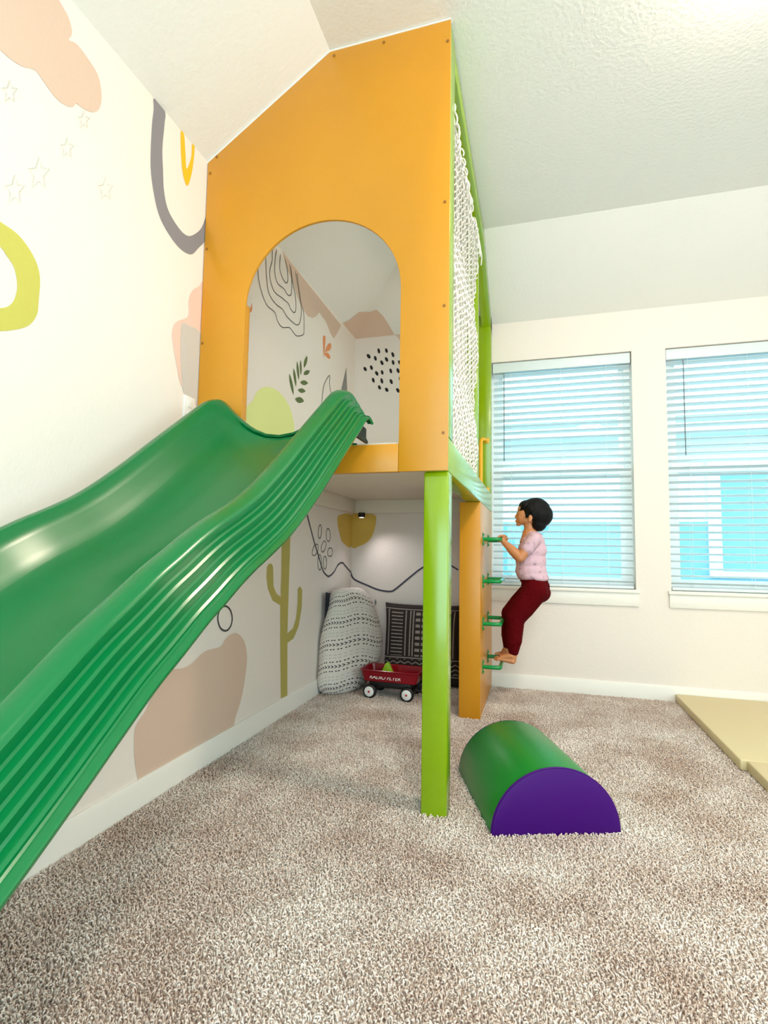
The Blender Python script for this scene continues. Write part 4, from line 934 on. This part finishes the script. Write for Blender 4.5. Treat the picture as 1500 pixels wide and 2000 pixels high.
def prim_capsule(acc, p, q, ra, rb, sy_=1.0):
    p, q = Vector(p), Vector(q)
    n = max(3, int((q - p).length / (0.4 * min(ra, rb))))
    for i in range(n + 1):
        t = i / n; r = ra + (rb - ra) * t
        prim_sphere(acc, p.lerp(q, t), (r, r * sy_, r), 12, 9)
def blob(name, build, voxel, mat, parent, smooth_it=6):
    acc = ([], []); build(acc)
    me = bpy.data.meshes.new(name); me.from_pydata(acc[0], [], acc[1]); me.update()
    tmp = bpy.data.objects.new('tmp', me); COL.objects.link(tmp)
    md = tmp.modifiers.new('r', 'REMESH'); md.mode = 'VOXEL'; md.voxel_size = voxel
    ms = tmp.modifiers.new('s', 'SMOOTH'); ms.iterations = smooth_it; ms.factor = 0.5
    dg = bpy.context.evaluated_depsgraph_get(); dg.update()
    res = bpy.data.meshes.new_from_object(tmp.evaluated_get(dg))
    bpy.data.objects.remove(tmp)
    res.name = name
    res.materials.clear(); res.polygons.foreach_set('use_smooth', [True] * len(res.polygons))
    return link(name, res, mat, parent)
def ball(name, c, r, mat, parent):
    acc = ([], []); prim_sphere(acc, c, r)
    return mesh(name, acc[0], acc[1], mat, parent, True)

K = {k: Vector(v) for k, v in KID.items()}
kid = empty('person', (0, 0, 0))
tag(kid, 'child in pink shirt and maroon pants climbing the green rungs', 'person')
YC = 3.62
RZ = 1.094; RX = SX + 0.108                # top rung, bar position
def V3(x, y, z): return Vector((x, y, z))

def build_body(bm):
    # head: cranium, face, jaw, nose, lips, chin, ears
    prim_sphere(bm, V3(-0.022, YC, 1.280), (0.090, 0.074, 0.084))
    prim_sphere(bm, V3(-0.078, YC, 1.262), (0.052, 0.058, 0.062))
    prim_sphere(bm, V3(-0.090, YC, 1.300), (0.034, 0.050, 0.034))
    prim_sphere(bm, V3(-0.096, YC, 1.232), (0.036, 0.044, 0.036))
    prim_sphere(bm, V3(-0.070, YC, 1.226), (0.045, 0.050, 0.030))
    for s in (-1, 1): prim_sphere(bm, V3(-0.098, YC + s * 0.028, 1.246), (0.026, 0.022, 0.026))
    prim_capsule(bm, V3(-0.120, YC, 1.276), V3(-0.1325, YC, 1.252), 0.009, 0.0115)
    for s in (-1, 1): prim_sphere(bm, V3(-0.130, YC + s * 0.009, 1.248), 0.0075)
    prim_sphere(bm, V3(-0.130, YC, 1.227), (0.009, 0.018, 0.0055)); prim_sphere(bm, V3(-0.128, YC, 1.217), (0.009, 0.016, 0.006))
    prim_sphere(bm, V3(-0.119, YC, 1.201), (0.015, 0.018, 0.013))
    for s in (-1, 1):
        prim_sphere(bm, V3(-0.040, YC + s * 0.076, 1.238), (0.014, 0.007, 0.022))
        prim_sphere(bm, V3(-0.046, YC + s * 0.077, 1.222), (0.009, 0.006, 0.010))
    # neck and a slim trunk that the clothes cover
    prim_capsule(bm, V3(-0.052, YC, 1.22), K['neck1'], 0.034, 0.036)
    prim_capsule(bm, K['neck1'], K['chest'], 0.05, 0.075)
    prim_capsule(bm, K['chest'], K['belly'], 0.078, 0.078)
    prim_capsule(bm, K['belly'], V3(-0.01, YC, 0.79), 0.08, 0.085)
    # arms
    for S, s in (('L', -1), ('R', 1)):
        sh, el, wr, ha = K['sh' + S], K['el' + S], K['wr' + S], K['ha' + S]
        prim_capsule(bm, K['chest'] + V3(0.01, s * 0.05, 0.02), sh, 0.045, 0.036)
        prim_capsule(bm, sh, el, 0.035, 0.031)
        prim_capsule(bm, el, el.lerp(wr, 0.35), 0.031, 0.031)
        prim_capsule(bm, el.lerp(wr, 0.35), wr, 0.031, 0.0165)
        # palm on top of the bar, four fingers curling over it, thumb under the side
        pc = V3(RX + 0.018, ha.y, RZ + 0.022)
        prim_capsule(bm, wr, pc, 0.0165, 0.015, 1.25)
        for k in range(4):
            fy = ha.y + (k - 1.5) * 0.0145
            ln = (0.95, 1.06, 1.0, 0.84)[k]
            a0 = V3(RX + 0.012, fy, RZ + 0.025)
            a1 = V3(RX - 0.008 * ln, fy, RZ + 0.0245)
            a2 = V3(RX - 0.0215 * ln, fy, RZ + 0.011)
            a3 = V3(RX - 0.020 * ln, fy, RZ - 0.009)
            prim_capsule(bm, a0, a1, 0.0078, 0.0074); prim_capsule(bm, a1, a2, 0.0074, 0.0068); prim_capsule(bm, a2, a3, 0.0068, 0.006)
        t0 = V3(RX + 0.030, ha.y - s * 0.020, RZ + 0.010)
        prim_capsule(bm, t0, V3(RX + 0.024, ha.y - s * 0.030, RZ - 0.006), 0.0088, 0.0078)
        prim_capsule(bm, V3(RX + 0.024, ha.y - s * 0.030, RZ - 0.006), V3(RX + 0.010, ha.y - s * 0.032, RZ - 0.019), 0.0078, 0.0065)
    # legs inside the trousers, bare ankles and feet
    for S, s in (('L', -1), ('R', 1)):
        hp, kn, an, he, to = (K[n + S] for n in ('hip', 'kn', 'an', 'he', 'to'))
        prim_capsule(bm, hp, kn, 0.062, 0.046); prim_capsule(bm, kn, an.lerp(kn, 0.5), 0.044, 0.042); prim_capsule(bm, an.lerp(kn, 0.5), an, 0.04, 0.026)
        fb = 0.3165                                    # top of the rung bar: soles rest on it
        he = V3(he.x, he.y, he.z if S == 'L' else he.z)
        ball = V3(RX - 0.012, an.y, fb + 0.006)
        prim_capsule(bm, an, he + V3(0.002, 0, 0.004), 0.026, 0.022)
        prim_capsule(bm, an + V3(-0.012, 0, -0.022), ball + V3(0.010, 0, 0.010), 0.023, 0.015, 1.3)
        prim_capsule(bm, he, ball, 0.019, 0.013, 1.5)
        for k in range(5):
            ty = an.y - s * 0.030 * (-1) * (k - 2) / 2
            L_ = (0.038, 0.035, 0.031, 0.026, 0.021)[k]; rr = (0.0095, 0.007, 0.0066, 0.0063, 0.0060)[k]
            b0 = ball + V3(0.004, ty - an.y, 0)
            up_ = 0.012 if S == 'R' else -0.004
            prim_capsule(bm, b0, b0 + V3(-L_ * 0.6, 0, 0.005 + up_ * 0.5), rr, rr); prim_capsule(bm, b0 + V3(-L_ * 0.6, 0, 0.005 + up_ * 0.5), b0 + V3(-L_, 0, -0.003 + up_), rr, rr * 0.9)
blob('body', build_body, 0.0034, M['skin'], kid, 4)

def build_shirt(bm):
    prim_sphere(bm, V3(-0.034, YC, 1.142), (0.044, 0.054, 0.018))
    prim_sphere(bm, V3(-0.022, YC, 1.125), (0.060, 0.080, 0.026))
    prim_sphere(bm, V3(-0.026, YC, 1.085), (0.078, 0.108, 0.052))
    prim_sphere(bm, V3(-0.030, YC, 1.03), (0.094, 0.108, 0.085))
    prim_sphere(bm, V3(-0.040, YC, 0.96), (0.100, 0.106, 0.09))
    prim_sphere(bm, V3(-0.040, YC, 0.895), (0.101, 0.108, 0.08))
    prim_sphere(bm, V3(-0.030, YC, 0.862), (0.100, 0.110, 0.050))
    prim_sphere(bm, V3(0.000, YC, 0.85), (0.075, 0.106, 0.04))
    for S, s in (('L', -1), ('R', 1)):
        sh, el = K['sh' + S], K['el' + S]
        prim_capsule(bm, V3(-0.03, YC + s * 0.06, 1.105), sh + V3(0, -s * 0.005, 0.0), 0.04, 0.046)
        prim_capsule(bm, sh, sh.lerp(el, 0.50), 0.045, 0.043)
blob('shirt', build_shirt, 0.005, M['shirt'], kid, 7)

def build_pants(bm):
    prim_sphere(bm, V3(-0.022, YC, 0.835), (0.092, 0.102, 0.035))
    prim_sphere(bm, V3(-0.012, YC, 0.795), (0.092, 0.108, 0.06))
    prim_sphere(bm, V3(0.008, YC, 0.752), (0.078, 0.106, 0.066))
    for S, s in (('L', -1), ('R', 1)):
        hp, kn, an = K['hip' + S], K['kn' + S], K['an' + S]
        prim_capsule(bm, hp, kn.lerp(hp, 0.4), 0.084, 0.076)
        prim_capsule(bm, kn.lerp(hp, 0.4), kn, 0.075, 0.064)
        prim_capsule(bm, kn, an.lerp(kn, 0.35), 0.063, 0.052)
        prim_capsule(bm, an.lerp(kn, 0.35), an.lerp(kn, 0.12), 0.050, 0.039)
blob('pants', build_pants, 0.005, M['pants'], kid, 7)
for S in 'LR':
    kn, an = K['kn' + S], K['an' + S]
    def build_cuff(bm, kn=kn, an=an): prim_capsule(bm, an.lerp(kn, 0.11), an.lerp(kn, 0.035), 0.035, 0.034)
    blob('cuff', build_cuff, 0.004, M['pants'], kid, 3)

def build_hair(bm):
    prim_sphere(bm, V3(-0.008, YC, 1.288), (0.098, 0.084, 0.090))
    prim_sphere(bm, V3(0.022, YC, 1.262), (0.082, 0.080, 0.082))
    prim_sphere(bm, V3(0.012, YC, 1.205), (0.052, 0.062, 0.052))
    prim_sphere(bm, V3(-0.064, YC, 1.325), (0.052, 0.066, 0.038))
    prim_capsule(bm, V3(-0.075, YC - 0.045, 1.325), V3(-0.098, YC - 0.036, 1.292), 0.024, 0.012)
    prim_capsule(bm, V3(-0.075, YC + 0.045, 1.325), V3(-0.098, YC + 0.036, 1.292), 0.024, 0.012)
    prim_capsule(bm, V3(-0.09, YC - 0.02, 1.326), V3(-0.112, YC - 0.016, 1.296), 0.022, 0.010)
    prim_capsule(bm, V3(-0.09, YC + 0.02, 1.326), V3(-0.112, YC + 0.016, 1.296), 0.022, 0.010)
    for s in (-1, 1):
        prim_capsule(bm, V3(-0.045, YC + s * 0.068, 1.30), V3(-0.066, YC + s * 0.066, 1.244), 0.022, 0.007)
        prim_capsule(bm, V3(-0.03, YC + s * 0.070, 1.29), V3(-0.02, YC + s * 0.070, 1.25), 0.026, 0.012)
blob('hair', build_hair, 0.0045, M['hair'], kid, 4)
for s in (-1, 1):
    ey = ball('eye', V3(-0.1135, YC + s * 0.027, 1.276), (0.006, 0.010, 0.005), M['eyewhite'], kid)
    ball('iris', V3(-0.1178, YC + s * 0.027, 1.276), (0.0026, 0.0048, 0.0046), M['black'], ey)
    tube('eyebrow', [(-0.119, YC + s * 0.014, 1.290), (-0.117, YC + s * 0.026, 1.293), (-0.108, YC + s * 0.040, 1.290)], 0.0022, M['hair'], kid, 6)
ball('lips', V3(-0.1345, YC, 1.222), (0.006, 0.014, 0.006), M['lip'], kid)

# ------------------------------------------------------------------ carpet pile (curly yarn on the floor)
def carpet_pile():
    me = bpy.data.meshes.new('carpet_pile')
    pts = []
    rnd = random.Random(3)
    x0, x1, y0, y1 = XL + 0.016, 2.3, 0.55, YB - 0.016
    step = 0.0062
    ny = int((y1 - y0) / step)
    for j in range(ny):
        y = y0 + (j + 0.5) * step
        sx = step * (1.0 if y < 2.4 else 1.0 + 0.35 * (y - 2.4) / 1.7)
        nx = int((x1 - x0) / sx)
        for i in range(nx):
            pts.append((x0 + (i + rnd.random()) * sx, y + (rnd.random() - 0.5) * step, 0.0))
    me.from_pydata(pts, [], []); me.update()
    o = link('carpet_pile', me, M['pile'])
    tag(o, 'greige shaggy carpet pile covering the whole floor', 'carpet', kind='stuff')
    ng = bpy.data.node_groups.new('pile_yarn', 'GeometryNodeTree')
    ng.interface.new_socket('Geometry', in_out='INPUT', socket_type='NodeSocketGeometry')
    ng.interface.new_socket('Geometry', in_out='OUTPUT', socket_type='NodeSocketGeometry')
    nd, lk = ng.nodes, ng.links
    gi = nd.new('NodeGroupInput'); go = nd.new('NodeGroupOutput')
    q = nd.new('GeometryNodeCurveQuadraticBezier'); q.inputs['Resolution'].default_value = 3
    q.inputs['Start'].default_value = (0, 0, -0.001); q.inputs['Middle'].default_value = (0.001, 0.0, 0.0125); q.inputs['End'].default_value = (0.0058, 0.0015, 0.0095)
    cc = nd.new('GeometryNodeCurvePrimitiveCircle'); cc.inputs['Resolution'].default_value = 4; cc.inputs['Radius'].default_value = 0.0018
    cm = nd.new('GeometryNodeCurveToMesh'); cm.inputs['Fill Caps'].default_value = True
    lk.new(q.outputs[0], cm.inputs['Curve']); lk.new(cc.outputs['Curve'], cm.inputs['Profile Curve'])
    ss = nd.new('GeometryNodeSetShadeSmooth'); lk.new(cm.outputs[0], ss.inputs['Geometry'])
    sm = nd.new('GeometryNodeSetMaterial'); sm.inputs['Material'].default_value = M['pile']; lk.new(ss.outputs[0], sm.inputs['Geometry'])
    mp = nd.new('GeometryNodeMeshToPoints'); lk.new(gi.outputs[0], mp.inputs['Mesh'])
    ip = nd.new('GeometryNodeInstanceOnPoints'); lk.new(mp.outputs[0], ip.inputs['Points']); lk.new(sm.outputs[0], ip.inputs['Instance'])
    rv = nd.new('FunctionNodeRandomValue'); rv.data_type = 'FLOAT_VECTOR'
    rv.inputs[0].default_value = (-0.35, -0.35, 0.0); rv.inputs[1].default_value = (0.35, 0.35, 6.283)
    lk.new(rv.outputs[0], ip.inputs['Rotation'])
    rs = nd.new('FunctionNodeRandomValue'); rs.data_type = 'FLOAT'
    rs.inputs[2].default_value = 0.75; rs.inputs[3].default_value = 1.35
    lk.new(rs.outputs[1], ip.inputs['Scale'])
    lk.new(ip.outputs[0], go.inputs[0])
    md = o.modifiers.new('pile', 'NODES'); md.node_group = ng
carpet_pile()
